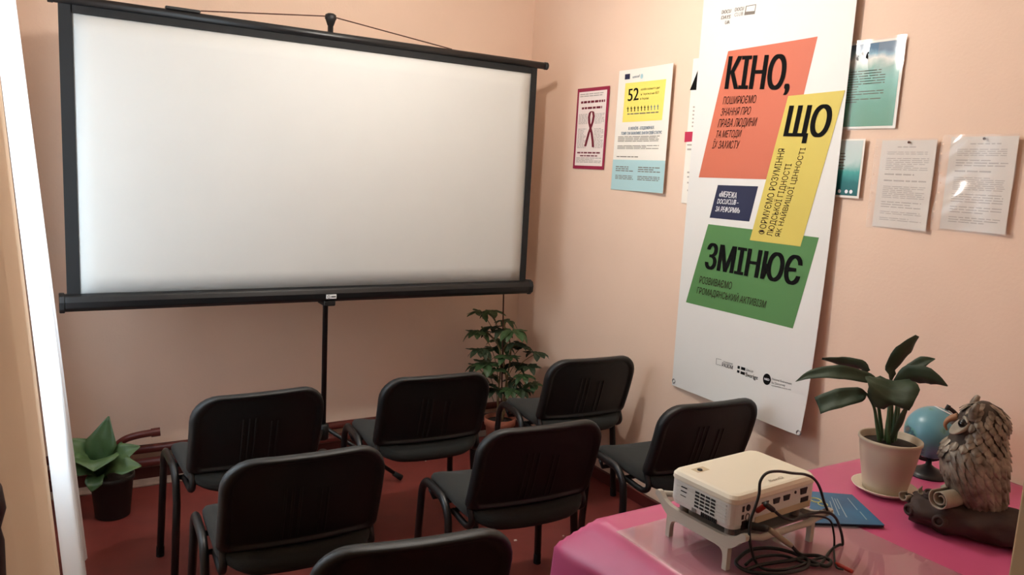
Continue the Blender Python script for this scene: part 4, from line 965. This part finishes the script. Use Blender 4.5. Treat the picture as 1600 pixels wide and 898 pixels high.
for k, (dx, dy) in enumerate(((-.02, 0), (.025, .01), (0, -.02))):
    pts = [V((dx, dy, .165)), V((dx*1.4+.01, dy, .35)), V((a.x*.5-.03+k*.03, a.y*.5+dy, .60)), cp(*[(752, 510), (812, 540), (785, 500)][k], 0)]
    obj('stem', tube(BM(), spline(pts, 6), .0048, 8), M['twig'], t, smooth=True)

# ================================================================ FLOOR PLANT BY THE CURTAIN
LP = V((.215, 3.66, 0)); t = thing('leafy_plant', 'fresh green plant in a dark pot on the floor beside the curtain', 'potted plant', LP)
obj('pot', lathe(BM(), [(.066, 0), (.070, .003), (.086, .17), (.092, .172), (.092, .19), (.086, .19), (.082, .165), (.01, .163)], n=40), M['darkpot'], t, smooth=True)
obj('soil', lathe(BM(), [(.083, .168), (.04, .174), (.002, .175)], n=30), M['soil'], t, smooth=True)
LV = (LP.x, LP.y, .3)
def lp(px, py, off=0): return on_v(px, py, LV, off)-LP
k2 = 3.68/FPX
for cl_, wd, sd, mm in (
    ([(155, 742, 0), (152, 718, 0), (160, 690, 0), (170, 650, .02)], [5, 14, 21, 1], V((1, -.3, .1)), 'leaf2'),
    ([(160, 742, 0), (180, 718, -.03), (195, 706, -.04), (219, 697, -.04)], [4, 11, 14, 1], V((0, .6, .8)), 'leaf3'),
    ([(160, 744, 0), (178, 728, -.06), (196, 728, -.09), (221, 728, -.10)], [4, 10, 15, 1], V((0, .7, .6)), 'leaf3'),
    ([(155, 744, 0), (150, 722, -.06), (148, 722, -.12), (147, 736, -.16)], [4, 26, 30, 1], V((1, 0, 0)), 'leaf3'),
    ([(152, 744, 0), (138, 715, 0), (125, 700, .0), (100, 686, .0)], [4, 12, 16, 1], V((.2, .6, .7)), 'leaf3'),
    ([(152, 746, 0), (135, 730, -.05), (120, 728, -.08), (96, 732, -.08)], [4, 14, 18, 1], V((0, .7, .6)), 'leaf3'),
    ([(158, 746, 0), (150, 745, -.08), (146, 756, -.12), (143, 768, -.13)], [4, 11, 11, 1], V((1, 0, 0)), 'leaf2'),
    ([(156, 742, .02), (175, 722, .06), (185, 705, .08), (190, 690, .1)], [4, 11, 12, 1], V((.8, -.3, .3)), 'leaf2')):
    bm = BM(); leaf(bm, [lp(*p) for p in cl_], [w_*k2 for w_ in wd], sd, .28); o = solid(obj('leaf', bm, M[mm], t, smooth=True), .0008)
    b0 = lp(*cl_[0]); obj('stalk', tube(BM(), [V((b0.x*.4, b0.y*.4, .168)), b0.lerp(V((0, 0, .2)), .3), b0], .003, 6), M['stem'], t, smooth=True)

# ================================================================ CURTAINS
t = thing('curtain_rod', 'thin metal rod along the left wall carrying both curtains', 'curtain rod', (-.085, 2.05, 2.52))
obj('rod', tube(BM(), [(0, -1.40, 0), (0, 1.38, 0)], .009, 12), M['steel'], t, smooth=True)
for y in (-1.2, .05, 1.25): obj('bracket', tube(BM(), [(0, y, 0), (-.115, y, 0)], .006, 8), M['steel'], t)
CH = 2.50
def wc(u, v):                    # u 0 near .. 1 far edge, v 0 floor .. 1 top
    z = .006+(CH-.006)*v
    far = .087-.160*min(1.1, z/2.1)
    y = 2.22+1.05*u+.03*math.sin(u*20)*(1-v)
    x = far-.02-.022*(1-.5*v)*math.cos(u*2*PI*5.5)*(1 if u < .985 else .4)+.018*(u**8)
    if v > .97: x = x*.5-.085*.5
    return V((x, y, z))
bm = BM(); grid(bm, wc, 110, 40); tag(obj('sheer_curtain', bm, M['curtain'], smooth=True), 'bright white sheer curtain hanging to the floor at the window', 'curtain')
def wd_(u, v):
    z = .02+(CH-.02)*v; e = .052-.074*min(1.12, z/1.78)*1.78/1.0*1.0
    e = .040-.0675*z
    y = .80+1.30*u
    x = e-.022*(1-u)-.010*math.sin(u*2*PI*3.2+v*1.2)*(1-u**4)-.006*(1-u)
    if v > .96: x = x*.5-.085*.5
    return V((x, y, z))
bm = BM(); grid(bm, wd_, 80, 30); tag(obj('beige_drape', bm, M['drape'], smooth=True), 'plain beige drape at the left edge, nearer than the white curtain', 'curtain')
p = on_v(2, 724, (-.035, .66, 1.3))
bm = lathe(BM(), [(.014, 0), (.015, p.z-.06), (.013, p.z-.05), (.017, p.z-.035), (.015, p.z-.018), (.008, p.z-.004), (.002, p.z)], n=20)
tag(obj('wooden_post', bm, M['darkwood'], smooth=True, loc=(p.x-.015, p.y, 0)), 'dark wooden post with rounded tip at the far left edge', 'post')

# ================================================================ SCRAPS ON THE FLOOR
for k, ((px, py), lb) in enumerate((((805, 844), 'white scrap on the red floor right of the nearest chair'), ((880, 837), 'tiny pale scrap on red floor beside the pink cloth'), ((665, 720), 'tiny pale scrap on red floor below the middle front chair'), ((292, 756), 'faint pale flake on the red floor under the left front chair'))):
    p = on_z(px, py, .001); bm = BM(); h = .009 if k in (0, 3) else .005
    slab(bm, [V((-h, -h*.5, 0)), V((h*.6, -h*.8, 0)), V((h, h*.6, 0)), V((-h*.4, h*.7, 0))], .0, .0025)
    tag(obj('paper_scrap', bm, M['scrap'], loc=(p.x, p.y, .0003)), lb, 'scrap', 'scraps on the red floor')
